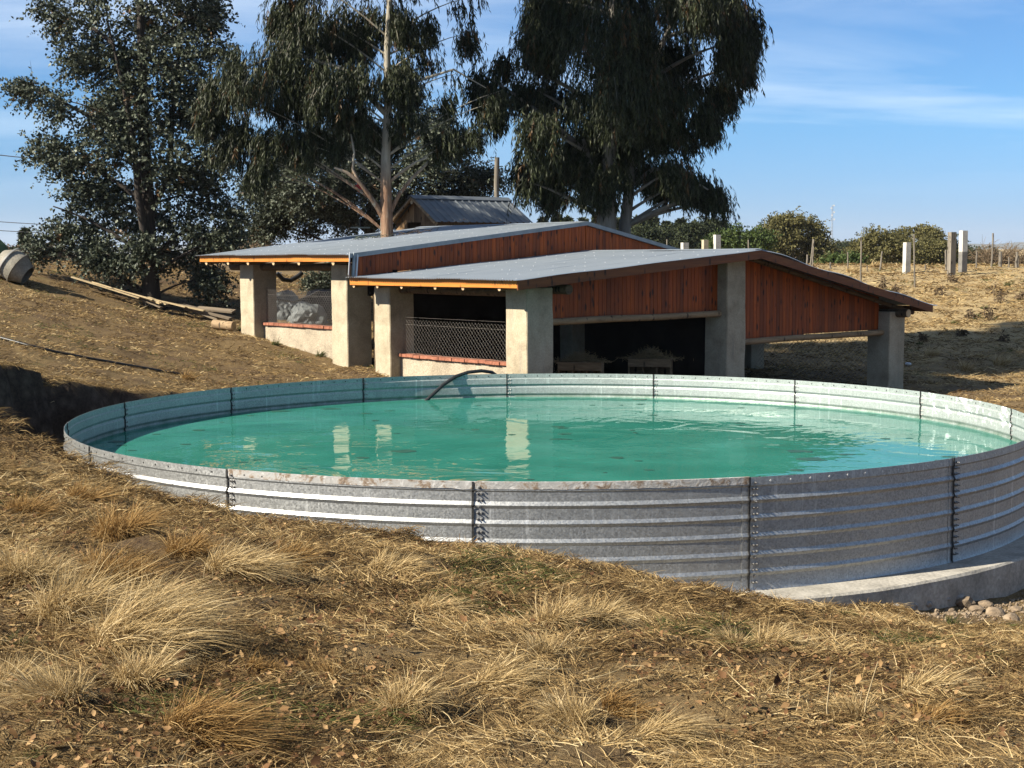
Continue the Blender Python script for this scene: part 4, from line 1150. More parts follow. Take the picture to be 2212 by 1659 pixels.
st3 = [([b3, V3(1313, 490, D3), V3(1315, 400, D3), V3(1318, 250, D3), V3(1320, 100, D3), V3(1330, -100, D3), V3(1340, -280, D3)], [0.30, 0.25, 0.21, 0.18, 0.14, 0.09, 0.04]),
       ([(at(1346, 560, D3 + .4).x, D3 + .4, z3), V3(1350, 490, D3 + .4), V3(1360, 400, D3 + .4), V3(1375, 280, D3 + .3), V3(1420, 120, D3), V3(1470, 0, D3)], [0.22, 0.18, 0.15, 0.12, 0.09, 0.04]),
       ([(at(1306, 540, D3 + .3).x, D3 + .3, z3 + .3), V3(1296, 470, D3 + .3), V3(1288, 400, D3 + .2), V3(1260, 300, D3)], [0.16, 0.12, 0.10, 0.05]),
       ([V3(1365, 400, D3 + .4), V3(1410, 365, D3), V3(1470, 375, D3 - .3), V3(1530, 410, D3 - .4)], [0.07, 0.06, 0.045, 0.02])]
droop_tree("large_weeping_gum_tree", "large dark weeping gum tree with three pale trunks behind the shed ridge", T3, D3, st3, M_LEAF_DROOP, M_BARK_GREY, 21000, (0.20, 0.030), 14, strand=(0.5, 1.35), thick=1.55, trunk_ids=(0, 1, 2))

# --- trees far off: crowns of larger leaf clumps
def far_tree(name, label, blobs, depth, mat, bark, n, leaf, group=None, trunk=None, per=7, thick=1.0):
    n = int(n * 2.2); leaf = leaf * 0.68
    xs = [b[0] for b in blobs]; X = trunk if trunk is not None else sum(xs) / len(xs)
    yb = max(b[1] + b[3] for b in blobs)
    p = at(X, yb, depth); g = gz(p.x, p.y)
    bs = (p.x, p.y, min(g, p.z) - 0.2)
    top = min(b[1] for b in blobs)
    st = [([bs, V3(X + 2, (yb + top) / 2, depth), V3(X, top, depth)], [0.012 * (yb - top) * pxm(depth) * 2 + .08, 0.009 * (yb - top) * pxm(depth) * 2 + .05, 0.03])]
    return spray_tree(name, label, blobs, depth, st, mat, bark, n, (leaf, leaf * 0.7), per, thick, group, base=bs, limb_r=0.12, spray_len=(leaf * 2, leaf * 4.5), twigs=False, shell=0.7, tight=0.6)
far_tree("round_gum_tree", "big round olive-green tree just right of the lower shed's ridge", [(1690, 500, 56, 36), (1735, 505, 50, 40), (1655, 530, 44, 38), (1710, 545, 66, 40), (1765, 540, 32, 40), (1775, 560, 26, 26), (1660, 560, 40, 26), (1700, 478, 30, 18)], 120, M_LEAF_OLIVE, M_BARK_GREY, 2600, 0.26)
far_tree("green_tree", "fresh green bushy tree beside the big round olive tree", [(1600, 515, 36, 24), (1570, 522, 28, 20), (1635, 520, 26, 24), (1600, 540, 50, 20)], 105, M_LEAF_GREEN, M_BARK_GREY, 900, 0.26)
far_tree("spreading_gum_tree", "broad brownish-olive tree behind the white post on the field crest", [(1905, 520, 42, 24), (1880, 545, 36, 34), (1935, 550, 50, 32), (1870, 560, 40, 26)], 115, M_LEAF_OLIVE, M_BARK_GREY, 1300, 0.25)
far_tree("flat_topped_tree", "flat-topped olive tree with a pale trunk rising above its neighbours", [(1975, 505, 38, 17), (1955, 510, 26, 15), (2000, 512, 24, 14)], 125, M_LEAF_OLIVE, M_BARK_PALE, 700, 0.24, trunk=1970)
far_tree("dark_olive_tree", "dark olive tree between the white post and the grey timber post", [(2010, 545, 36, 28), (2030, 560, 34, 20), (1985, 560, 34, 20)], 118, M_LEAF_OLIVE, M_BARK_GREY, 800, 0.25)
far_tree("slim_dark_tree", "slim dark tree rising behind the grey timber post", [(2062, 520, 10, 14), (2060, 540, 16, 16), (2075, 550, 18, 16)], 150, M_LEAF_DARK, M_BARK_DARK, 260, 0.28)
for X, Y, r, d in ((1812, 540, 18, 240), (1835, 534, 20, 260), (1855, 540, 16, 250), (2090, 552, 24, 200), (2130, 556, 20, 190), (2060, 562, 30, 170)):
    far_tree("distant_tree", "small hazy tree in the gap beyond the field crest", [(X, Y, r, r * 0.62), (X - r * .5, Y + 5, r * .8, r * .5)], d, M_LEAF_DARK, M_BARK_DARK, 160, 0.5, "distant trees beyond the crest")
far_tree("crest_bush", "low green bush below the big round olive tree, beyond the roof edge", [(1790, 572, 26, 14), (1815, 568, 22, 12), (1838, 566, 16, 12)], 84, M_LEAF_GREEN, M_BARK_GREY, 420, 0.2)
# dark hedge of cypresses and the row of pines behind the shed
for i, (X, top, w) in enumerate(((1392, 492, 24), (1425, 488, 26), (1460, 492, 28), (1495, 488, 24), (1525, 484, 26), (1550, 482, 22))):
    far_tree("cypress_tree", "dark cypress in the dense row beyond the shed ridge", [(X, top + 10, w * .6, 14), (X, top + 26, w, 20), (X + 4, top + 46, w * 1.15, 22)], 112 + (i % 3) * 4, M_LEAF_DARK, M_BARK_DARK, 420, 0.24, "row of dark cypresses")
def conifer(X, top, base, depth, w, label, group, mat=M_LEAF_DARK, n=420):
    p = at(X, base, depth); tp = at(X, top, depth)
    h = tp.z - p.z; g = min(gz(p.x, p.y), p.z)
    root = empty("pine_tree", (p.x, p.y, g - .2), 0, label, "tree", group)
    tt = rng.random(n) ** 0.8; zz = tt * h; rr = (1 - tt) ** 0.8 * w * pxm(depth) * (0.55 + 0.6 * rng.random(n)) + 0.12
    ph = rng.random(n) * 6.283
    D = np.c_[np.cos(ph), np.sin(ph), rng.normal(size=n) * 0.2 - 0.12]; D = norm(D)
    per = 6; s = np.linspace(0.15, 1, per)
    PP = np.c_[np.zeros(n), np.zeros(n), zz + (p.z - g + .2)][:, None] + D[:, None] * (rr[:, None] * s)[..., None]
    PP += rng.normal(size=PP.shape) * 0.06
    DD = norm(D[:, None] + rng.normal(size=PP.shape) * 0.6)
    m = n * per; LL = rng.uniform(.7, 1.3, m) * 0.0030 * depth
    leaves_to_mesh("crown", PP.reshape(-1, 3), DD.reshape(-1, 3), LL, LL * 0.5, mat, root, np.clip(rng.random(m), 0, .98))
    mb = MB(); mb.tube([(0, 0, 0), (0, 0, (p.z - g) + h * 0.5), (0, 0, p.z - g + .2 + h)], [0.16, 0.1, 0.02], 6, cap=False); mb.build("trunk", M_BARK_DARK, root)
    return root
pl = "dark pine in the row along the skyline behind the large weeping gum"
for X, top in ((1172, 478), (1205, 470), (1228, 476), (1260, 480), (1290, 474), (1335, 478), (1372, 476), (1395, 482), (1410, 470), (1440, 486), (1470, 480), (1500, 486), (1535, 480), (1560, 484)):
    conifer(X, top - 4, 545, 150 + (X * 7) % 30, 24, pl, "pines on the skyline")
conifer(55, 497, 545, 130, 9, "lone pointed conifer behind the cement mixer", None)
for X, top, w in ((490, 490, 20), (516, 486, 22), (548, 494, 18), (570, 502, 16)):
    conifer(X, top, 560, 120, w, "dark pine in the clump between the silver gum and the bushy tree", "pines between the two silver trees")
for X, Y, rx in ((70, 545, 34), (110, 548, 36), (20, 548, 30)):
    far_tree("scrub_bush", "leafless brown scrub behind the cement mixer", [(X, Y, rx, 16), (X + 12, Y + 8, rx * .8, 12)], 95, M_LEAF_BROWN, M_BARK_GREY, 420, 0.17, "brown scrub behind the mixer")
far_tree("scrub_bush", "brown scrub beside the dark pine clump, left of the shed", [(470, 540, 34, 18), (500, 548, 30, 14), (560, 530, 20, 16)], 90, M_LEAF_BROWN, M_BARK_GREY, 420, 0.17)
far_tree("small_gum_tree", "small silver-leaved sapling beside the cement mixer", [(190, 560, 30, 20), (205, 545, 24, 16)], 52, M_LEAF_SILVER, M_BARK_DARK, 160, 0.12, trunk=196)
far_tree("leafy_shrub", "pale green shrub seen through the shed's upper opening", [(690, 610, 30, 26), (705, 640, 34, 26), (668, 655, 24, 18), (700, 580, 20, 16)], 50, M_LEAF_SILVER, M_BARK_DARK, 420, 0.12)
# bare thorn shrub at the right end of the crest
def bare_shrub(X, Y, depth, spread, hgt, label, n=70):
    p = at(X, Y, depth); mb = MB()
    root = Vector((p.x, p.y, gz(p.x, p.y) - .05))
    for i in range(n):
        a = random.uniform(0, 6.283); L = random.uniform(0.5, 1.0)
        d = Vector((math.cos(a), math.sin(a), 0)) * spread * L; top = Vector((d.x, d.y, hgt * random.uniform(0.35, 1) * (1.15 - 0.4 * L)))
        b0 = Vector((d.x * 0.25, d.y * 0.25, 0)); pts = [b0, b0.lerp(top, 0.5) + Vector((0, 0, hgt * 0.12)), top]
        mb.tube(pts, [0.028, 0.018, 0.006], 4, cap=False)
        for q in range(6):
            f = random.uniform(0.3, 1); s_ = pts[0].lerp(pts[2], f)
            e = s_ + Vector((random.gauss(0, 1), random.gauss(0, 1), random.gauss(0.2, .8))) * 0.30
            mb.tube([s_, s_.lerp(e, .5) + Vector((0, 0, .05)), e], [0.013, 0.01, 0.004], 3, cap=False)
    o = mb.build("bare_shrub", M_LEAF_BROWN, None); o.location = root
    tag(o, label, "shrub")
bare_shrub(2150, 570, 82, 1.7, 1.7, "bare grey thorn shrub behind the fence posts on the crest", 90)
bare_shrub(2205, 568, 86, 1.6, 1.6, "bare thorn shrub running out of the photo on the crest", 80)
# ---------------------------------------------------------------- hut, poles, fence, timber
M_OLDWOOD = wood("weathered_board", [(0.25, (0.14, 0.085, 0.04)), (0.5, (0.27, 0.17, 0.085)), (0.75, (0.40, 0.27, 0.15))], grain=(14, 14, 1.2), rough=0.9, boards=True)
M_GREYWOOD = wood("grey_weathered_wood", [(0.25, (0.11, 0.095, 0.075)), (0.5, (0.21, 0.185, 0.15)), (0.75, (0.33, 0.30, 0.25))], grain=(14, 14, 1.0), rough=0.95)
M_ROOF_DARK = roofing("dark_zinc_sheet", (0.10, 0.115, 0.125), (0.16, 0.175, 0.185))
# hut: ridge runs to the right and slightly away
DH = 50.0
hA = at(893, 424, DH); hB = at(1092, 424, DH + 2.6)            # ridge ends
hang = math.atan2(hB.y - hA.y, hB.x - hA.x)
hL = (Vector((hB.x, hB.y)) - Vector((hA.x, hA.y))).length
hz0 = gz(hA.x, hA.y)
hut = empty("garden_hut", (hA.x, hA.y, hz0), hang, "small old board hut with a dark ribbed steel roof behind the shed", "hut")
hz = hA.z - hz0                                                  # ridge height
hw = 1.22; drop = 0.80
ev = hz - drop
# local x along the ridge, -y towards the viewer
def hut_roof(s):
    nx_ = int(hL / 0.02); X = np.linspace(-0.12, hL + 0.12, nx_); Y = np.linspace(0, 1, 6)
    xx, yy = np.meshgrid(X, Y)
    ph = (xx / 0.30) % 1.0; rib = np.clip(1 - np.abs(ph - 0.5) / 0.16, 0, 1); rib = np.minimum(rib * 1.6, 1) * 0.035
    V = np.c_[xx.ravel(), (s * yy * (hw + 0.2)).ravel(), (hz - yy * drop * 1.13 + rib).ravel()]
    i = np.arange(len(V)).reshape(xx.shape)
    F = np.stack([i[:-1, :-1], i[:-1, 1:], i[1:, 1:], i[1:, :-1]], -1).reshape(-1, 4)
    if s > 0:
        F = F[:, ::-1]
    np_mesh("roof_panel", V, [F], M_ROOF_DARK, hut)
hut_roof(-1); hut_roof(1)
mb = MB()
for s in (-1, 1):
    mb.hexa([(-.14, 0, hz + .035), (hL + .14, 0, hz + .035), (hL + .14, s * .2, hz - .09), (-.14, s * .2, hz - .09), (-.14, 0, hz + .05), (hL + .14, 0, hz + .05), (hL + .14, s * .2, hz - .07), (-.14, s * .2, hz - .07)])
mb.build("ridge_cap", M_ROOF_DARK, hut)
# gable wall on its left end: pointed boards above, opening below
mb = MB(); n = 16
for i in range(n):
    y0 = -hw + 2 * hw * i / n; y1 = y0 + 2 * hw / n; mb.cur = random.random()
    t0, t1 = hz - 0.10 - abs(y0) * drop / hw * 0.98, hz - 0.10 - abs(y1) * drop / hw * 0.98
    mb.hexa([(0.12, y0 + .004, ev - .08), (0.15, y0 + .004, ev - .08), (0.15, y1 - .004, ev - .08), (0.12, y1 - .004, ev - .08), (0.12, y0 + .004, t0), (0.15, y0 + .004, t0), (0.15, y1 - .004, t1), (0.12, y1 - .004, t1)])
mb.build("gable_board", M_OLDWOOD, hut)
for s in (-1, 1):
    log("barge_pole", (-0.06, 0, hz - 0.06), (-0.06, s * (hw + 0.16), hz - 0.06 - drop * 1.13), 0.06, M_LOG, parent=hut)
log("ridge_log", (-0.08, 0, hz - 0.20), (hL, 0, hz - 0.20), 0.075, M_LOG, parent=hut)
mb = MB(); mb.box(0.12, 0.16, -hw, -0.25, 0, ev - .085); mb.build("wall", M_OLDWOOD, hut)
mb = MB(); mb.box(0.12, 0.16, 0.55, hw, 0, ev - .085); mb.build("wall", M_OLDWOOD, hut)
mb = MB()
for k in range(10):
    mb.cur = random.random(); mb.box(0.17, hL, -hw, -hw + .03, k * (ev - .05) / 10, (k + 1) * (ev - .05) / 10 - .008)
mb.build("wall", M_OLDWOOD, hut)
mb = MB(); mb.box(0.17, hL, hw - .03, hw, 0, ev - .05); mb.build("wall", M_OLDWOOD, hut)
mb = MB(); mb.box(hL - .03, hL, -hw + .04, hw - .04, 0, ev); mb.build("wall", M_OLDWOOD, hut)
for x in (0.4, 1.2, 2.0, 2.8):
    if x < hL:
        mb = MB(); mb.bar((x, -hw - .14, ev - 0.12), (x, -hw + .0, ev - .02), 0.07, 0.08); mb.build("rafter_end", M_OLDWOOD, hut)

def post(name, X, y0, y1, depth, w, mat, label, cat="post", group=None, round_=True, lean=0.0, w2=None, base_z=None):
    a = at(X, y1, depth); b = at(X + lean, y0, depth); g = min(gz(a.x, a.y), a.z) - 0.25
    a = Vector((a.x, a.y, g)); mb = MB(); wm_ = w * pxm(depth)
    if round_:
        seg = 6
        mb.tube([Vector((0, 0, 0)).lerp(b - a, i / (seg - 1)) + Vector((nz(i * .7, X), nz(i * .7, X + 5), 0)) * wm_ * 0.3 for i in range(seg)], [wm_ / 2 * (1.05 - 0.15 * i / (seg - 1)) for i in range(seg)], 8)
        o = mb.build(name, mat, None, smooth=50)
    else:
        wd = (w2 or w) * pxm(depth)
        d = b - a; r = Matrix.Rotation(BA, 3, 'Z') if w2 else Matrix.Rotation(rad(20), 3, 'Z')
        c = [r @ Vector(q) for q in ((-wm_ / 2, -wd / 2, 0), (wm_ / 2, -wd / 2, 0), (wm_ / 2, wd / 2, 0), (-wm_ / 2, wd / 2, 0))]
        n = 5; vs = []; fs = []
        for i in range(n):
            for q in c:
                vs.append(q * (1 + 0.03 * nz(i, X)) + d * (i / (n - 1)))
        fs = [(3, 2, 1, 0), tuple(4 * (n - 1) + k for k in range(4))] + [(4 * i + k, 4 * i + (k + 1) % 4, 4 * i + 4 + (k + 1) % 4, 4 * i + 4 + k) for i in range(n - 1) for k in range(4)]
        mb.addv(vs, fs); o = mb.build(name, mat, None)
    o.location = a
    tag(o, label, cat, group)
    return o
def shaded_foot_post():  # grey below mid-height is the post's shade put into its colour
    m, t, b = nodes_of("limewashed_concrete_shaded_foot")
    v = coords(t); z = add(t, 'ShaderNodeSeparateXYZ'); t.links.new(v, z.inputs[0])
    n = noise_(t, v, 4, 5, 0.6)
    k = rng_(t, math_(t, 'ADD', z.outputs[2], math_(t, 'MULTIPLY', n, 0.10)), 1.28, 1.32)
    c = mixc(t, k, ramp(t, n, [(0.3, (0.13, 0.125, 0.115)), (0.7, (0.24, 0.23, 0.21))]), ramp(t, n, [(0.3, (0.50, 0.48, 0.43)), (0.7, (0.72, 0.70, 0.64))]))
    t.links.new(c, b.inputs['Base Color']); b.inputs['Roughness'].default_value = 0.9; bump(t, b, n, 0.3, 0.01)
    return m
M_SHADEDPOST = shaded_foot_post()
def RX(z): return (3100 + z / 2.370) / 1.8228
def RY(z): return (800 + z / 2.370) / 1.8228
M_WHITEPOST = simple("limewashed_concrete", [(0.25, (0.42, 0.40, 0.35)), (0.5, (0.62, 0.60, 0.54)), (0.75, (0.74, 0.72, 0.66))], 2.0, 0.9, bmp=0.4, fine=25)
FG = "wooden fence posts on the field crest"
# measured in one zoomed view of the crest: foot, head (x, y), width
for hx, hy, fx, fy, w, lab in ((243, 335, 208, 570, 3.6, "thin wooden fence post leaning right over the roof edge"), (186, 480, 184, 560, 4.5, "short stubby fence post beside the one leaning over the roof edge"),
                               (690, 320, 688, 660, 3.6, "tall thin fence post standing a little down the slope, before the brownish tree"), (566, 455, 564, 598, 3.4, "upright fence post in front of the gap between the two big olive trees"),
                               (886, 450, 860, 605, 3.8, "fence post leaning right, midway before the brownish-olive tree"), (404, 550, 402, 600, 4.2, "stump of a fence post just past the big round tree"),
                               (1184, 290, 1192, 640, 3.6, "tall thin fence post just right of the slender white post"), (1146, 470, 1144, 585, 3.0, "thin fence post tucked behind the slender white post"),
                               (1480, 435, 1482, 580, 5.0, "fence post just left of the big grey timber post"), (1766, 440, 1766, 575, 3.6, "fence post right of the tall white concrete post"),
                               (1921, 280, 1905, 605, 4.2, "tallest thin fence post, in front of the bare thorn shrub"), (1990, 450, 1988, 572, 8.0, "thick fence post before the bare thorn shrub"),
                               (2070, 505, 2064, 572, 3.4, "short thin fence post between two thick ones by the thorn shrub"), (2142, 455, 2138, 577, 6.0, "thick fence post near the edge of the photo"), (2156, 485, 2156, 577, 3.4, "slim fence post touching the last thick one"),
                               (1288, 570, 1288, 600, 3.0, "knee-high stub of a post right of the slender white post"), (745, 582, 745, 605, 2.4, "tiny post stub on the crest before the brownish tree")):
    dp = 62.0 if fy > 630 else 72.0
    post("fence_post", RX(fx), RY(hy), RY(fy), dp, w, M_GREYWOOD, lab, "fence post", FG, lean=RX(hx) - RX(fx))
post("white_post", RX(1110), RY(366), RY(600), 71, 12, M_WHITEPOST, "slender white concrete post on the field crest, left of the tall pair", "concrete post", None, False, lean=2)
post("timber_post", RX(1530), RY(270), RY(610), 68, 13, M_GREYWOOD, "big square grey timber post on the crest beside the white concrete post", "post", None, False, lean=2)
post("white_post", RX(1636), RY(256), RY(600), 70, 13, M_SHADEDPOST, "tall white concrete post on the crest, its lower half coloured grey as shade, right of the timber post", "concrete post", None, False, lean=2)
for hx, hy, w, lab, mt in ((1479, 524, 13, "squat pale concrete post top just above the lower roof, lowest of three", M_WHITEPOST), (1523, 518, 11, "grey concrete post top above the lower roof, middle of three", M_POST), (1549, 507, 12, "tallest pale concrete post top of three above the lower roof", M_WHITEPOST)):
    post("concrete_post", hx, hy, 545, 60, w, mt, lab, "concrete post", None, False)
for X, y0, lab in ((1441, 517, "small wooden post tip above the end of the upper roof"), (1617, 518, "thin wooden post tip in front of the fresh green tree"), (1754, 517, "thin post leaning before the big round olive tree")):
    post("fence_post", X, y0, 560, 66, 3.2, M_GREYWOOD, lab, "fence post", FG, lean=0 if X < 1700 else 4)
post("wooden_pole", 1074, 340, 470, 54, 11.5, M_GREYWOOD, "thick peeled wooden pole standing behind the hut's ridge", "pole", None, True, lean=-1)
post("white_post", 604, 588, 625, 62, 8, M_WHITEPOST, "small white post seen through the shed's upper opening", "concrete post", None, False)
# wires
M_CABLE = simple("thin_cable", [(0.3, (0.02, 0.02, 0.022)), (0.7, (0.05, 0.05, 0.055))], 5, 0.6, bmp=0)
def wire(pts, depth, r, label):
    P = [at(x, y, d) for (x, y), d in zip(pts, depth)]
    mb = MB(); out = []
    for a, b in zip(P[:-1], P[1:]):
        for i in range(10):
            f = i / 10; q = a.lerp(b, f); q.z -= 0.012 * (b - a).length * f * (1 - f); out.append(q)
    out.append(P[-1]); mb.tube(out, r, 5, cap=False)
    tag(mb.build("cable", M_CABLE, None, smooth=60), label, "cable")
wire([(-260, 305), (0, 335), (110, 346), (480, 378), (545, 384), (640, 395)], [47, 48, 48, 50, 51, 52], 0.016, "thin dark overhead cable passing behind the silver gum's crown")
wire([(-300, 462), (0, 479), (160, 488)], [70, 70, 70], 0.018, "upper of two low cables behind the cement mixer")
wire([(-300, 482), (0, 498), (160, 506)], [70, 70, 70], 0.018, "lower of two low cables behind the cement mixer")
wire([(1074, 346), (1040, 352), (960, 372)], [54, 54, 53], 0.012, "short cable from the wooden pole into the weeping gum")
# mast far away
M_MAST = simple("mast_steel", [(0.3, (0.35, 0.38, 0.42)), (0.7, (0.5, 0.53, 0.57))], 1, 0.6, 0.3, bmp=0)
ma = at(1797, 528, 700); mt_ = at(1799, 443, 700); mH = mt_.z - ma.z + 30
mast = empty("radio_mast", (ma.x, ma.y, ma.z - 30), 0, "thin guyed radio mast on the horizon right of the round tree", "mast")
mb = MB()
for k in range(3):
    a = 2.09 * k; o = Vector((math.cos(a), math.sin(a), 0)) * 0.35
    mb.tube([o, o + Vector((0, 0, mH))], 0.055, 5)
nb = int(mH / 1.6)
for i in range(nb):
    for k in range(3):
        a, b = 2.09 * k, 2.09 * (k + 1)
        mb.tube([Vector((math.cos(a) * .35, math.sin(a) * .35, i * mH / nb)), Vector((math.cos(b) * .35, math.sin(b) * .35, (i + 1) * mH / nb))], 0.045, 4, cap=False)
mb.build("lattice_tower", M_MAST, mast)
for f, dx in ((0.995, 0.6), (0.97, -0.6), (0.93, 0.7), (0.90, -0.3), (0.86, 0.8)):
    mb = MB(); mb.lathe([(0.0, -0.2), (0.30, -0.15), (0.42, 0.0), (0.42, 0.2), (0, 0.2)], 12, Matrix.Translation((dx, -0.5, mH * f)) @ Matrix.Rotation(rad(90), 4, 'X')); mb.build("dish_antenna", M_FLASH, mast)

# cement mixer
M_DRUM = simple("cement_coated_drum", [(0.25, (0.17, 0.155, 0.12)), (0.5, (0.30, 0.275, 0.22)), (0.75, (0.42, 0.39, 0.32))], 3, 0.9, bmp=0.5, fine=22)
M_DRUMRIM = simple("worn_drum_rim", [(0.3, (0.5, 0.48, 0.42)), (0.7, (0.68, 0.66, 0.6))], 6, 0.6, 0.2)
M_GREENPAINT = simple("faded_green_paint", [(0.3, (0.04, 0.085, 0.04)), (0.7, (0.10, 0.16, 0.075))], 4, 0.7)
M_DARKSTEEL = simple("dark_steel", [(0.3, (0.02, 0.02, 0.02)), (0.7, (0.07, 0.06, 0.055))], 6, 0.7, 0.3)
gm = ground_at(40, 612); DM = gm.y
mc = at(30, 574, DM)
mixer = empty("cement_mixer", (mc.x, mc.y, gz(mc.x, mc.y)), 0, "old cement mixer with a grey tilted drum at the photo's edge", "cement mixer")
mo = mc - mixer.location
s_ = pxm(DM)
axis_d = (Vector((62, -4, -44)) * s_).normalized()               # towards the mouth
mm = Matrix.Translation(mo) @ axis_d.to_track_quat('Z', 'Y').to_matrix().to_4x4()
u_ = 36 * s_
mb = MB(); mb.lathe([(0.0, -0.95 * u_), (0.5 * u_, -0.92 * u_), (0.88 * u_, -0.42 * u_), (0.93 * u_, -0.30 * u_), (0.93 * u_, 0.32 * u_), (0.88 * u_, 0.36 * u_), (0.60 * u_, 1.0 * u_), (0.56 * u_, 1.0 * u_), (0.84 * u_, 0.34 * u_), (0.86 * u_, -0.3 * u_), (0.0, -0.85 * u_)], 28, mm)
drum = mb.build("drum", M_DRUM, mixer, smooth=35)
for z, r in ((-0.36, 0.96), (0.30, 0.95)):
    mb = MB(); mb.lathe([(r * u_, (z - .06) * u_), ((r + .05) * u_, (z - .04) * u_), ((r + .05) * u_, (z + .04) * u_), (r * u_, (z + .06) * u_)], 28, mm); mb.build("drum_rim", M_DRUMRIM if z < 0 else M_DRUM, drum, smooth=35)
mb = MB()
gx_ = Vector((-48 * s_, 0.3, 0))
mb.lathe([(0.0, 62 * s_), (16 * s_, 46 * s_), (40 * s_, 2 * s_), (46 * s_, -22 * s_), (0, -22 * s_)], 5, Matrix.Translation(mo + gx_ + Vector((0, .3, 0))))
mb.build("engine_cover", M_GREENPAINT, mixer)
mb = MB()
for a, b in (((-60, .2, 0), (-30, 0, -46)), ((-75, -.2, 0), (-84, -.3, -46)), ((-75, .5, 0), (-84, .6, -46)), ((-75, .2, -5), (-20, .2, -5))):
    mb.bar(mo + Vector((a[0] * s_, a[1], a[2] * s_)), mo + Vector((b[0] * s_, b[1], b[2] * s_)), 0.07, 0.07)
mb.build("frame", M_DARKSTEEL, mixer)

# planks and timber lying under the silver gum
M_PLANK = wood("sawn_plank", [(0.25, (0.36, 0.26, 0.14)), (0.5, (0.52, 0.40, 0.23)), (0.75, (0.66, 0.53, 0.33))], grain=(2, 14, 14), rough=0.9, knots=False)
M_PLANK_OLD = wood("old_plank", [(0.25, (0.12, 0.09, 0.06)), (0.5, (0.23, 0.18, 0.125)), (0.75, (0.34, 0.28, 0.2))], grain=(2, 14, 14), rough=0.95, knots=False)
def plank(x0, y0, x1, y1, w, lift, mat, label, th=0.035, tilt=0.0, group="sawn planks under the silver gum"):
    a = at(x0, y0, D1 - 0.7); b = at(x1, y1, D1 - 1.1)
    for q_ in (a, b):
        q_.z = max(min(q_.z, gz(q_.x, q_.y) + 0.32), gz(q_.x, q_.y) + 0.03 + lift * 0.5)
    c = (a + b) / 2; mb = MB()
    mb.bar(a - c, b - c, w, th, roll=tilt)
    o = mb.build("plank", mat, None); o.location = c
    tag(o, label, "plank", group)
PL = [(155, 587, 300, 590, .14, .10, M_PLANK, "long pale plank running out furthest towards the mixer"), (200, 585, 330, 600, .18, .16, M_PLANK, "broad pale plank on top of the pile's upper end"), (245, 578, 350, 612, .16, .06, M_PLANK, "pale plank slanting across the pile's upper end"),
      (250, 591, 345, 598, .15, .04, M_PLANK, "short pale plank half hidden in the pile's upper end"), (205, 594, 300, 603, .12, .0, M_PLANK_OLD, "grey plank lowest at the pile's upper end"), (275, 598, 330, 632, .14, .02, M_PLANK, "narrow pale plank lying down the slope beside the trunk"),
      (283, 594, 345, 628, .14, .07, M_PLANK, "second narrow pale plank lying down the slope beside the trunk"), (292, 592, 360, 622, .15, .10, M_PLANK, "pale plank nearest the trunk lying down the slope"), (315, 640, 352, 655, .30, .02, M_PLANK, "broad pale board end sticking out at the foot of the trunk"),
      (300, 590, 400, 596, .16, .14, M_PLANK, "pale plank passing behind the gum's trunk"), (330, 584, 440, 600, .16, .05, M_PLANK, "pale plank behind the trunk, sunk in leaf shade"), (285, 622, 350, 664, .22, .0, M_PLANK_OLD, "dark grey board under the pile's lower edge")]
for q in PL:
    plank(*q[:7], q[7], tilt=random.uniform(-.2, .2))
PL2 = [(392, 655, 500, 690, .34, .16, "dark broad board leaning on the timber heap beside the shed", .05), (400, 668, 498, 700, .30, .06, "weathered broad board lowest in the timber heap beside the shed", .05), (425, 640, 505, 672, .26, .22, "dark board topmost in the timber heap beside the shed", .05), (385, 640, 470, 690, .12, .04, "narrow grey batten on the timber heap", .06), (452, 625, 500, 650, .12, .20, "dark batten pointing up from the timber heap", .06)]
for x0, y0, x1, y1, w, l, lab, th in PL2:
    plank(x0, y0, x1, y1, w, l, M_PLANK_OLD, lab, th, random.uniform(-.3, .3), "boards of the timber heap")
c = ground_at(462, 712); d = ground_at(505, 716); c.z += 0.14; d.z += 0.14
lg = log("wood_log", Vector((0, 0, 0)), d - c, 0.13, M_LOG, parent=None, n=12); lg.location = c
tag(lg, "short brown log lying against the first shed pillar", "log")
# wrapped heaps behind the upper opening
M_TARP = simple("grey_plastic_sheet", [(0.25, (0.06, 0.07, 0.07)), (0.5, (0.13, 0.145, 0.145)), (0.75, (0.25, 0.27, 0.265))], 2.2, 0.7, bmp=0.8, bdist=0.06)
def crumpled(name, X, Y, dp, rx, ry, rz_, mat, label, cat, seed):
    p = at(X, Y, dp); bm = bmesh.new(); bmesh.ops.create_icosphere(bm, subdivisions=4, radius=1)
    for v in bm.verts:
        d = v.co.normalized(); k = 1 + 0.28 * mnoise.noise(d * 1.6 + Vector((seed, 0, 0))) - 0.22 * abs(mnoise.noise(d * 3.3 + Vector((0, seed, 0)))) + 0.08 * abs(mnoise.noise(d * 8 + Vector((0, 0, seed))))
        v.co = Vector((d.x * rx, d.y * ry, max(d.z, -0.5) * rz_)) * k
    me = bpy.data.meshes.new(name); bm.to_mesh(me); bm.free()
    o = link(name, me, mat); o.location = (p.x, p.y, gz(p.x, p.y) + rz_ * 0.35); tag(o, label, cat)
    return o
crumpled("wrapped_bundle", 612, 676, 45.5, 0.60, 0.5, 0.62, M_TARP, "crumpled grey plastic-wrapped bundle, left one seen through the upper opening", "bundle", 3)
crumpled("wrapped_bundle", 665, 682, 45.0, 0.62, 0.5, 0.52, M_TARP, "grey plastic-wrapped bundle, right one seen through the upper opening", "bundle", 9)
crumpled("dark_mound", 700, 690, 46.5, 0.8, 0.6, 0.6, M_DARKSTEEL, "dark heap beside the wrapped bundles in the upper opening", "heap", 5)
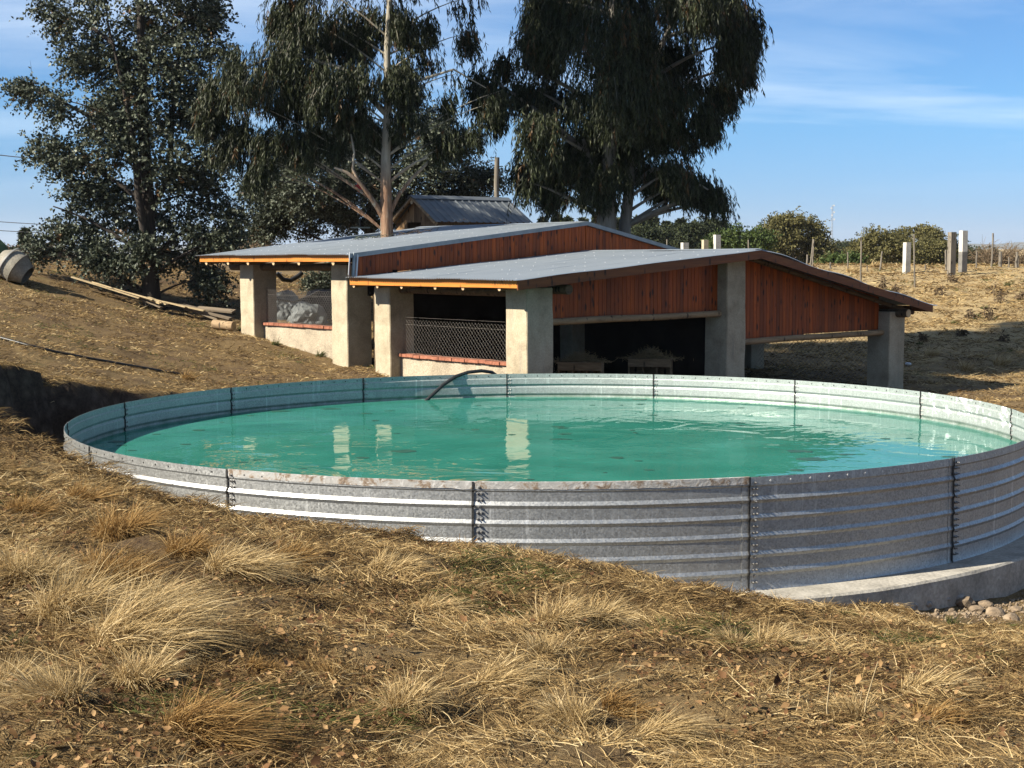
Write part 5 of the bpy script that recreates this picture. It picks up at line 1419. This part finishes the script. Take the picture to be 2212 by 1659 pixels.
# black pipes hanging in the upper opening
for pts, lab in (([(598, 590), (612, 604), (628, 606), (645, 596), (652, 590)], "thick black pipe sagging at the top of the shed's upper opening"), ([(585, 637), (605, 648), (635, 652), (668, 640), (690, 628)], "thin black pipe sagging across the shed's upper opening")):
    mb = MB(); P = [at(x, y, 43.0 + 0.1 * i) for i, (x, y) in enumerate(pts)]
    mb.tube(P, 0.07 if 'thick' in lab else 0.03, 8); tag(mb.build("black_pipe", M_HOSE, None, smooth=50), lab, "pipe")
# disc swing hanging behind the gum's limb
sw = at(778, 492, D2 + 1.6)
swing = empty("disc_swing", sw, 0, "round disc swing hanging on a rope behind the weeping gum's trunk", "swing")
M_RED = simple("red_plastic", [(0.3, (0.45, 0.015, 0.015)), (0.7, (0.6, 0.03, 0.025))], 6, 0.5, bmp=0)
M_DISC = simple("pale_disc", [(0.3, (0.32, 0.34, 0.25)), (0.7, (0.45, 0.46, 0.35))], 6, 0.6)
mb = MB(); mb.lathe([(0, -.02), (0.28, -.015), (0.29, .0), (0.28, .02), (0, .025)], 24); mb.build("seat", M_DISC, swing, smooth=40)
hh = at(778, 384, D2 + 1.6).z - sw.z
mb = MB(); mb.tube([(0, 0, .02), (0.01, 0, hh * .5), (-.02, 0, hh)], 0.014, 6); mb.build("rope", M_CABLE, swing)
mb = MB(); mb.lathe([(0, .0), (.06, .05), (.075, .2), (.05, .34), (0, .36)], 10, Matrix.Translation((-.01, 0, hh * .70))); mb.bar((-.14, 0, hh * .70 + .2), (.14, 0, hh * .70 + .2), .05, .05); mb.build("red_handle", M_RED, swing, smooth=40)
# irrigation hose along the left bank
hp2 = [ground_at(x, y) + Vector((0, 0, 0.035)) for x, y in ((-40, 722), (0, 733), (60, 749), (120, 764), (190, 777), (260, 789), (330, 802), (380, 810), (408, 815))]
mb = MB(); mb.tube(hp2, 0.026, 8); tag(mb.build("ground_hose", M_HOSE, None, smooth=50), "thin dark hose lying along the bare bank left of the tank", "hose")
# white scrap in the shade
def pebble(name, loc, s, mat, seed, label=None, cat=None, group=None, flat=0.7):
    bm = bmesh.new(); bmesh.ops.create_icosphere(bm, subdivisions=2, radius=1)
    for v in bm.verts:
        d = v.co.normalized(); k = 1 + 0.35 * mnoise.noise(d * 1.3 + Vector((seed, seed * .3, 0))) + 0.15 * mnoise.noise(d * 3 + Vector((0, seed, 0)))
        v.co = Vector((d.x * s[0], d.y * s[1], d.z * s[2] * flat)) * k
    me = bpy.data.meshes.new(name); bm.to_mesh(me); bm.free()
    o = link(name, me, mat); o.location = loc; o.rotation_euler.z = seed
    return tag(o, label, cat, group)
q = ground_at(1962, 790); pebble("white_scrap", q + Vector((0, 0, .05)), (.12, .08, .09), M_FLASH, 2.2, "small white plastic scrap in the shade right of the last pillar", "scrap")
# rubble beside the concrete ring
M_ROCK = simple("broken_stone", [(0.25, (0.15, 0.11, 0.07)), (0.5, (0.27, 0.20, 0.13)), (0.75, (0.40, 0.32, 0.22))], 4, 0.95, bmp=0.7, bdist=0.02, fine=20)
M_ROCKG = simple("concrete_rubble", [(0.25, (0.24, 0.225, 0.2)), (0.5, (0.38, 0.36, 0.33)), (0.75, (0.5, 0.48, 0.45))], 4, 0.95, bmp=0.7, bdist=0.02, fine=20)
RK = [(1935, 1316, 12, 1, "grey concrete crumb lying where the rubble meets the grass"), (1968, 1312, 16, 1, "grey lump of spilled concrete at the ring's foot"), (2000, 1308, 18, 1, "larger grey lump of spilled concrete at the ring's foot"), (2035, 1300, 20, 1, "knobbly grey concrete lump midway along the ring"), (2062, 1296, 22, 1, "widest grey concrete lump against the ring"), (2090, 1290, 17, 1, "grey lump leaning on the concrete ring"),
      (2080, 1308, 26, 0, "large brown stone in the middle of the rubble"), (2110, 1322, 20, 0, "dark flat brown stone in front of the rubble"), (2130, 1310, 16, 0, "rounded tan stone behind the dark flat one"), (2165, 1270, 18, 0, "pale round stone apart from the others, near the ring"), (2150, 1330, 22, 0, "tan stone at the rubble's lower edge"), (2185, 1340, 20, 0, "broad tan stone at the edge of the photo, lowest of the rubble"),
      (2195, 1320, 14, 0, "small tan stone at the edge of the photo"), (2050, 1322, 12, 0, "small stone below the concrete lumps"), (2020, 1326, 10, 0, "smallest brown stone below the concrete lumps"), (2200, 1262, 14, 1, "grey chunk under the ring's shaded side"), (2120, 1288, 12, 1, "small grey chunk touching the ring")]
for X, Y, s, k, lab in RK:
    q = ground_at(X, Y); w_ = s * 1.0 * pxm(q.y)
    pebble("stone", q + Vector((0, 0, w_ * .25)), (w_ * random.uniform(.9, 1.1), w_ * random.uniform(.7, 1), w_ * random.uniform(.65, .9)), M_ROCKG if k else M_ROCK, X * 0.37, lab, "stone", "rubble beside the concrete ring")
# ---------------------------------------------------------------- dry grass
def grass_mat(name, stops, trans=0.3):
    return leaf_mat(name, stops, 0.75, trans, 0.15)
M_STRAWG = grass_mat("straw_grass", [(0.0, (0.045, 0.024, 0.009)), (0.25, (0.14, 0.083, 0.034)), (0.55, (0.38, 0.255, 0.108)), (0.85, (0.70, 0.51, 0.24)), (0.93, (0.86, 0.68, 0.38)), (0.945, (0.075, 0.085, 0.025)), (1.0, (0.12, 0.14, 0.04))])
M_TUFT = grass_mat("tussock_straw", [(0.0, (0.13, 0.08, 0.032)), (0.35, (0.37, 0.25, 0.105)), (0.7, (0.66, 0.49, 0.24)), (1.0, (0.84, 0.67, 0.39))])
M_TUFT_B = grass_mat("brown_tussock_straw", [(0.0, (0.08, 0.040, 0.013)), (0.4, (0.26, 0.14, 0.045)), (0.75, (0.48, 0.30, 0.11)), (1.0, (0.66, 0.46, 0.21))])
M_TUFT_G = grass_mat("green_tuft", [(0.0, (0.03, 0.04, 0.012)), (0.5, (0.075, 0.095, 0.028)), (1.0, (0.20, 0.20, 0.075))])
M_DRYLEAF = grass_mat("fallen_leaf", [(0.0, (0.08, 0.038, 0.017)), (0.5, (0.20, 0.105, 0.045)), (1.0, (0.46, 0.30, 0.14))], 0.1)
def blades(P, D, L, Wd, curl, rv, name, mat, parent=None, side=None):
    """curved tapered blades: P foot, D first direction, curl = how far it bends over (vectors)"""
    n = len(P)
    s = norm(np.cross(D, rng.normal(size=(n, 3)))) if side is None else side
    L = L[:, None]; w = Wd[:, None] * 0.5
    def pt(t):
        return P + D * (L * t) + curl * (L * t * t)
    a, b, c, e = P, pt(0.36), pt(0.70), pt(1.0)
    V = np.stack([a - s * w, a + s * w, b - s * w * .9, b + s * w * .9, c - s * w * .65, c + s * w * .65, e], 1).reshape(-1, 3)
    i = np.arange(n)[:, None] * 7
    F4 = np.concatenate([i + np.array([0, 1, 3, 2]), i + np.array([2, 3, 5, 4])]); F3 = i + np.array([4, 5, 6])
    return np_mesh(name, V, [F4, F3], mat, parent, np.repeat(rv, 7))
def inside_tank(x, y, m=0.0):
    return np.hypot(x - TC.x, y - TC.y) < TR + 0.45 + m
# short matted grass on the near bank
def mat_grass(n, ymin, ymax, seed, Lr, Wr, name, power=1.0, test=None, flat=0.75):
    r = np.random.default_rng(seed)
    y = ymin + (ymax - ymin) * r.random(n * 2) ** power
    x = (r.random(n * 2) * 2 - 1) * (0.50 * y + 0.6)
    ok = ~inside_tank(x, y, 0.0)
    rr = np.hypot(x - TC.x, y - TC.y); ok &= ~((rr < RC - 0.05) & (x < 2.2))
    ok &= ~((rr < 8.75 + 0.35 * lattice(x * 2, y * 2, 39)) & (x > 4.1) & (y < 22))
    if test is not None:
        ok &= test(x, y)
    ok &= (lattice(x * 1.4, y * 1.4, 37) + 0.7 * lattice(x * 4.2, y * 4.2, 38)) > r.uniform(-1.0, 0.35, len(x))
    x, y = x[ok][:n], y[ok][:n]; n = len(x)
    z = height(x, y)
    patch = lattice(x * 0.9, y * 0.9, 31) * 0.6 + lattice(x * 2.6, y * 2.6, 32) * 0.5        # -1..1
    th = lattice(x * 1.1, y * 1.1, 33) * 4.5 + r.normal(size=n) * 1.2
    up = np.abs(r.normal(size=n)) * 0.55 + 0.05
    D = norm(np.c_[np.cos(th), np.sin(th), up])
    curl = np.c_[np.cos(th) * 0.2, np.sin(th) * 0.2, -0.55 * up - 0.05] + r.normal(size=(n, 3)) * 0.26
    L = r.uniform(Lr[0], Lr[1], n) * (1 + 0.35 * patch); W = r.uniform(Wr[0], Wr[1], n) * (0.6 + 0.09 * y)
    rv = np.clip(0.43 + 0.36 * patch + r.normal(size=n) * 0.24, 0.0, 0.92)
    green = (lattice(x * 0.7, y * 0.7, 35) + 0.5 * lattice(x * 2.1, y * 2.1, 36) > 0.62) & (r.random(n) < 0.42)
    rv = np.where(green, r.uniform(0.95, 1, n), rv)
    P = np.c_[x, y, z + r.uniform(-0.01, 0.03, n)]
    o = blades(P, D, L, W, curl, rv, name, M_STRAWG)
    return tag(o, kind='stuff')
mat_grass(360000, 4.2, 16.0, 101, (0.04, 0.145), (0.0022, 0.0042), "grass", 0.72)
tag(bpy.data.objects["grass"], "short matted dry grass covering the near bank", "grass")
# plateau and fields beyond: sparser, stubbier
def plateau(x, y):
    return (np.hypot(x - TC.x, y - TC.y) > RC)
mat_grass(220000, 17, 62, 102, (0.05, 0.15), (0.0022, 0.0046), "field_grass", 1.0, plateau)
tag(bpy.data.objects["field_grass"], "sparse dry stubble on the fields round the tank and shed", "grass")
mat_grass(70000, 40, 90, 103, (0.10, 0.30), (0.003, 0.006), "crest_grass", 0.8, lambda x, y: plateau(x, y) & (x > 6))
tag(bpy.data.objects["crest_grass"], "taller dry grass on the slope up to the crest", "grass")
# fringe that overhangs the edge of the pit
def fringe(n, seed):
    r = np.random.default_rng(seed)
    th = r.uniform(-math.pi, -0.9, n); th = np.where(r.random(n) < 0.3, r.uniform(2.2, math.pi, n), th)
    R_ = RC + r.normal(size=n) * 0.09
    x = TC.x + np.cos(th) * R_; y = TC.y + np.sin(th) * R_
    z = height(TC.x + np.cos(th) * (RC + 0.12), TC.y + np.sin(th) * (RC + 0.12))
    ok = z > 0.12; x, y, z, th = x[ok], y[ok], z[ok], th[ok]; n = len(x)
    a = th + r.normal(size=n) * 1.0 + math.pi
    D = norm(np.c_[np.cos(a), np.sin(a), r.uniform(0.1, 1.0, n)]); curl = np.c_[np.cos(a) * .1, np.sin(a) * .1, -r.uniform(0.3, 0.9, n)]
    return tag(blades(np.c_[x, y, z], D, r.uniform(0.06, 0.24, n), r.uniform(.004, .007, n), curl, np.clip(r.normal(size=n) * .22 + .42, 0, .92), "bank_grass", M_STRAWG), "dry grass fringe hanging over the edge of the tank's pit", "grass", kind='stuff')
fringe(9000, 104)
# fallen leaves and crumbs
def litter(n, seed, lo, hi, s, name, lab):
    r = np.random.default_rng(seed)
    y = lo + (hi - lo) * r.random(n * 2) ** 1.2; x = (r.random(n * 2) * 2 - 1) * (0.36 * y)
    keep = (lattice(x * 0.8, y * 0.8, 41) + 0.35 * (-(x / (0.36 * y)) - (y - 8) / 8) > -0.25) & ~inside_tank(x, y, 0.1) & (np.hypot(x - TC.x, y - TC.y) > RC)
    x, y = x[keep][:n], y[keep][:n]; n = len(x)
    P = np.c_[x, y, height(x, y) + r.uniform(0.01, 0.07, n)]
    D = norm(r.normal(size=(n, 3)) * np.array([1, 1, 0.35]))
    L = r.uniform(0.5, 1.3, n) * s
    X = norm(np.cross(D, np.array([0, 0, 1.0]) + r.normal(size=(n, 3)) * 0.5)); N = np.cross(X, D)
    Lc = L[:, None]
    V = np.stack([P, P + D * Lc * .35 + X * Lc * .30 + N * Lc * .14, P + D * Lc * .7 + X * Lc * .22 - N * Lc * .05, P + D * Lc + N * Lc * .15, P + D * Lc * .65 - X * Lc * .24 + N * Lc * .1, P + D * Lc * .3 - X * Lc * .26 - N * Lc * .04, P + D * Lc * .5 - N * Lc * .06], 1).reshape(-1, 3)
    i = np.arange(n)[:, None] * 7
    F = np.concatenate([i + np.array(q) for q in ((0, 1, 6), (1, 2, 6), (2, 3, 6), (3, 4, 6), (4, 5, 6), (5, 0, 6))])
    return tag(np_mesh(name, V, [F], M_DRYLEAF, None, np.repeat(r.random(n), 7)), lab, "leaf litter", kind='stuff')
litter(800, 105, 4.3, 13, 0.052, "leaf_litter", "curled brown fallen leaves strewn over the near grass")
litter(6000, 106, 4.3, 15, 0.030, "leaf_crumbs", "small brown leaf crumbs in the near grass")
# tussocks: each one a clump of long combed straw
def tussock(X, Y, w, h, lean, label, mat=None, n=1500, group="straw tussocks on the near bank", flat=0.0):
    """w, h in measured pixels; lean -1..1 leftwards / rightwards"""
    g = ground_at(X, Y); s = pxm(g.y); big = 1.25 if (X < 520 and Y > 1150) else 0.9; n = int(n * big); R = w * s * 0.62 * big; H = h * s * 0.62 * big
    r = np.random.default_rng(int(X * 7 + Y))
    a = r.uniform(0, 6.283, n); q = np.sqrt(r.random(n)) * R * 0.42
    P = np.c_[np.cos(a) * q, np.sin(a) * q * 0.8, np.zeros(n)]
    P[:, 2] = height(P[:, 0] + g.x, P[:, 1] + g.y) - g.z - 0.01
    lock = lattice(a * 2.2, np.full(n, X * 0.37), 71) * 0.5
    out = np.c_[np.cos(a + lock), np.sin(a + lock), np.zeros(n)] * r.uniform(0.05, 0.6, (n, 1)) + np.array([math.copysign(max(abs(lean), 0.25), lean) * 1.5, -0.2, 0]) * r.uniform(0.3, 1.2, (n, 1))
    D = norm(out * (0.55 + flat) + np.array([0, 0, 1.0 - flat * 0.6]) + r.normal(size=(n, 3)) * 0.16)
    L = r.uniform(0.45, 1.1, n) * (H * 1.05 + R * 0.62)
    curl = out * 0.45 + np.array([0, 0, -0.62]) * r.uniform(0.55, 1.35, (n, 1)) + r.normal(size=(n, 3)) * 0.20
    rv = np.clip(r.normal(size=n) * 0.2 + 0.58 + 0.2 * (q / R), 0, 1)
    o = blades(P, D, L, r.uniform(0.0024, 0.0046, n) * (0.55 + 0.075 * g.y), curl, rv, "grass_tussock", mat or M_TUFT)
    o.location = g
    tag(o, label, "tussock", group)
TUFTS = [(150, 1335, 190, 110, .5, "big bright straw tussock, tallest at the left side of the bank"), (60, 1265, 150, 80, .2, "broad straw tussock at the photo's edge below the pit's dark side"), (245, 1265, 170, 60, .1, "long-haired brownish tussock behind the tallest one", M_TUFT_B), (255, 1165, 140, 70, .2, "brown shaggy tussock nearest the tank's first rusted sheet", M_TUFT_B),
         (320, 1325, 170, 80, .7, "straw tussock combed over to its right above a dark hollow"), (280, 1400, 260, 70, .7, "wide low straw tussock swept sideways over deep shade"), (490, 1240, 150, 60, .8, "pale combed tussock alone in the short grass left of centre"), (130, 1520, 150, 80, -.3, "shaggy tussock above the bottom left corner"), (20, 1490, 90, 90, .2, "tussock cut by the photo's edge above the corner"),
         (300, 1480, 130, 60, .1, "small upright tussock below the wide swept one"), (420, 1590, 190, 80, .9, "dark-rooted tussock fanned out at the bottom edge", M_TUFT_B), (870, 1530, 180, 90, .0, "star-shaped tussock with upright blades near the bottom middle"), (700, 1480, 130, 50, -.4, "thin loose tussock left of the star-shaped one", M_TUFT_B), (930, 1325, 120, 40, .9, "small bright tussock lying flat in the middle of the bank"),
         (620, 1215, 140, 36, .5, "low brown tussock close under the tank's second seam", M_TUFT_B), (840, 1235, 150, 36, .6, "low pale tussock close under the tank's middle seam"), (1060, 1490, 150, 60, .8, "pale tussock combed flat just left of the bottom centre"), (1195, 1350, 150, 90, .1, "golden upright tussock in the middle distance, left of a twin"), (1290, 1350, 130, 80, .4, "golden tussock twin leaning right, right of centre"),
         (1170, 1420, 120, 50, -.2, "smaller tussock at the foot of the golden twins"), (1235, 1580, 170, 80, -.1, "rounded dome-like tussock at the bottom centre"), (1400, 1600, 190, 40, 1.0, "flattened tussock streaming right from the dome-like one"), (1330, 1540, 130, 44, .6, "brown tussock behind the dome-like one", M_TUFT_B), (1585, 1400, 90, 60, -.2, "small erect tussock, left of the pair right of centre"), (1660, 1400, 110, 64, .4, "bristling tussock, right of the pair right of centre"),
         (1840, 1555, 150, 60, -.3, "straw tussock with two tall stalks at the lower right"), (1985, 1500, 190, 60, .8, "wide tussock combed right, farthest right on the bank"), (2010, 1560, 160, 40, .6, "flat tussock below the wide right-hand one", M_TUFT_B), (560, 1460, 120, 40, .4, "faint straw tuft between the hollow and the star-shaped tussock", M_TUFT_B), (400, 1200, 110, 40, .3, "small straw tussock on the bank's rim at the left", M_TUFT_B),
         (55, 1110, 150, 60, .3, "brown tussock on the rim beside the pit's dark side", M_TUFT_B), (180, 1085, 130, 44, .5, "dark grassy tussock drooping over the rim to the steel wall", M_TUFT_B)]
for q in TUFTS:
    tussock(*q[:6], *(q[6:7]))
for X, Y, lab in ((60, 1640, "green grass tuft in the bottom left corner"), (30, 1395, "green tuft in shade by the photo's left edge"), (1830, 1278 + 55, "green tuft on the grass beside the concrete ring"), (1500, 1640, "green tuft at the bottom, right of centre"), (205, 1130, "yellow-green tuft on the bank's rim at the left"), (2060, 1350, "green tuft beside the rubble")):
    tussock(X, Y, 70, 24, .2, lab, M_TUFT_G, 160, "green tufts in the dry grass")
# tall single stalks
M_STALK = simple("dry_stalk", [(0.3, (0.30, 0.22, 0.11)), (0.7, (0.52, 0.41, 0.23))], 8, 0.9, bmp=0)
for pts, lab in (([(1790, 1562), (1786, 1530), (1796, 1440)], "tall dry stalk standing left of another at the lower right"), ([(1862, 1570), (1872, 1510), (1896, 1430)], "tall dry stalk leaning right at the lower right"), ([(80, 1110), (92, 1075), (106, 1105)], "bent pale stalk on the rim against the pit's shade")):
    g = ground_at(*pts[0]); P = [g] + [at(x, y, g.y) for x, y in pts[1:]]; P = [p - g for p in P]
    P[0].z -= 0.03
    mb = MB(); mb.tube(P, [0.005, 0.004, 0.002], 5); o = mb.build("grass_stalk", M_STALK, None); o.location = g; tag(o, lab, "stalk")
# dead weeds on the right-hand slope
def weed(X, Y, h, label, mat=M_LEAF_BROWN, n=7):
    g = ground_at(X, Y); s = pxm(g.y); H = h * s; mb = MB()
    for i in range(n):
        b = Vector((random.gauss(0, .09), random.gauss(0, .09), -.03)); t = b + Vector((random.gauss(0, .14), random.gauss(0, .1), random.uniform(.5, 1))) * H
        mb.cur = random.random(); mb.tube([b, b.lerp(t, .5) + Vector((random.gauss(0, .03), 0, 0)), t], [.014, .011, .006], 4)
        for k in range(9):
            f = random.uniform(.3, 1); p = b.lerp(t, f); d = Vector((random.gauss(0, 1), random.gauss(0, 1), random.gauss(-.3, .6))) * .10
            x = d.cross(Vector((random.random(), 1, random.random()))).normalized() * .03
            mb.cur = random.random() * .6; mb.addv([p, p + d * .5 + x, p + d, p + d * .5 - x], [(0, 1, 2, 3)])
    o = mb.build("dead_weed", mat, None); o.location = g; tag(o, label, "weed", "dead weeds on the right slope")
for X, Y, h, lab in ((1905, 628, 34, "thin dead weed highest on the slope, below the slender white post"), (1935, 640, 30, "small dead weed right of the highest one"), (2058, 612, 30, "dead weed just below the grey timber post"), (2030, 640, 28, "dead weed below and left of the timber post"), (2155, 655, 52, "tallest dead brown weed cluster on the slope"), (2135, 690, 36, "dead weed with dark foot, left of the tallest cluster"), (2205, 650, 26, "dead weed at the photo's edge on the slope"),
                     (2098, 690, 26, "low dead weed in the middle of the slope"), (2080, 730, 24, "dead weed lowest on the sunlit slope"), (2170, 740, 26, "low dead weed near the shadow's edge"), (1990, 735, 18, "small dead weed right of the shed's eave")):
    weed(X, Y, h, lab)
for X, Y, lab in ((2125, 668, "dark green weed patch under the tallest dead weeds"), (1925, 632, "dark green weed at the foot of the thin dead one"), (2110, 685, "dark green weed in the middle of the slope"), (2060, 700, "dull green weed left on the slope"), (2175, 620, "small green weed high on the slope"), (1985, 745, "dull green weed right of the shed's eave, lower one")):
    tussock(X, Y, 26, 9, .1, lab, M_TUFT_G, 90, "green weeds on the right slope")
for X, Y, w, h, lab in ((2160, 790, 60, 40, "golden tussock at the edge of the shade on the right"), (2085, 800, 50, 26, "straw tussock in the shade's edge, left of the golden one"), (405, 822, 40, 34, "thin pale tussock at the end of the ground hose"), (2010, 770, 46, 24, "low straw tussock right of the last pillar"), (1890, 577, 40, 14, "straw tuft on the crest below the slender white post"), (2080, 560, 36, 14, "rounded straw tuft on the crest beside the white post"), (1840, 590, 50, 12, "straw tuft on the crest above the roof edge")):
    tussock(X, Y, w, h, .2, lab, M_TUFT_B if X < 500 else M_TUFT, 260, "straw tussocks in the field")
for X, Y, lab in ((548, 722, "broad-leaved weed at the foot of the first shed pillar"), (595, 745, "pale broad-leaved weed under the low wall"), (690, 770, "small weed under the low wall near the second pillar"), (520, 715, "tiny yellow weed beside the first pillar")):
    tussock(X, Y, 34, 18, .2, lab, M_TUFT_G, 110, "weeds at the foot of the shed")
# twigs fallen on the roof round the trunk
for k, (du, dv, lab) in enumerate(((-.5, .1, "leafy twigs lying on the roof left of the gum's trunk"), (.75, -.25, "bare twigs lying on the roof right of the gum's trunk"))):
    mb = MB(); u0, v0 = TREE_UV[0] + du, TREE_UV[1] + dv
    for i in range(26):
        u, v = u0 + random.gauss(0, .3), v0 + random.gauss(0, .25); a = random.uniform(0, 6.28); L = random.uniform(.2, .6)
        A = uv(u, v, zroof(u, ZA) + .03); B = uv(u + math.cos(a) * L, v + math.sin(a) * L, zroof(u + math.cos(a) * L, ZA) + random.uniform(.03, .16))
        mb.cur = random.random(); mb.tube([A, A.lerp(B, .5) + Vector((0, 0, .03)), B], [.008, .006, .003], 4)
    tag(mb.build("roof_twigs", M_LEAF_BROWN if k else M_LEAF_SILVER, None), lab, "twigs", kind='stuff')

# crumbs of stone and mortar among the rubble
def crumbs(n, seed):
    r = np.random.default_rng(seed)
    th = r.uniform(-1.12, -0.55, n); R_ = TR + 0.5 + np.abs(r.normal(size=n)) * 0.55
    x = TC.x + np.cos(th) * R_; y = TC.y + np.sin(th) * R_; z = height(x, y)
    s = r.uniform(0.006, 0.022, n) * (1 + 1.2 * (r.random(n) < 0.06))
    base = np.array([[1, 0, 0], [0, 1, 0], [-1, 0, 0], [0, -1, 0], [0, 0, .8], [0, 0, -.6]], float)
    V = base[None] * s[:, None, None] * r.uniform(0.6, 1.4, (n, 6, 1)) + np.c_[x, y, z + s * 0.3][:, None]
    i = np.arange(n)[:, None] * 6
    F = np.concatenate([i + np.array(q) for q in ((0, 1, 4), (1, 2, 4), (2, 3, 4), (3, 0, 4), (1, 0, 5), (2, 1, 5), (3, 2, 5), (0, 3, 5))])
    return tag(np_mesh("gravel", V.reshape(-1, 3), [F], M_ROCK), "small stone crumbs scattered along the concrete ring", "gravel", kind='stuff')
crumbs(1500, 107)
# ---------------------------------------------------------------- the air: thin winter haze
mb = MB(); mb.box(-6300, 6300, -480, 9300, -8, 150)
hm = bpy.data.materials.new("thin_haze"); hm.use_nodes = True
ht = hm.node_tree; ht.nodes.clear()
ho = ht.nodes.new('ShaderNodeOutputMaterial'); hv = ht.nodes.new('ShaderNodeVolumePrincipled')
hv.inputs['Color'].default_value = (0.80, 0.88, 1.0, 1); hv.inputs['Density'].default_value = 0.00009; hv.inputs['Anisotropy'].default_value = 0.2
ht.links.new(hv.outputs[0], ho.inputs['Volume'])
tag(mb.build("haze", hm, None), "thin bluish winter haze over the far country", "haze", kind='stuff')
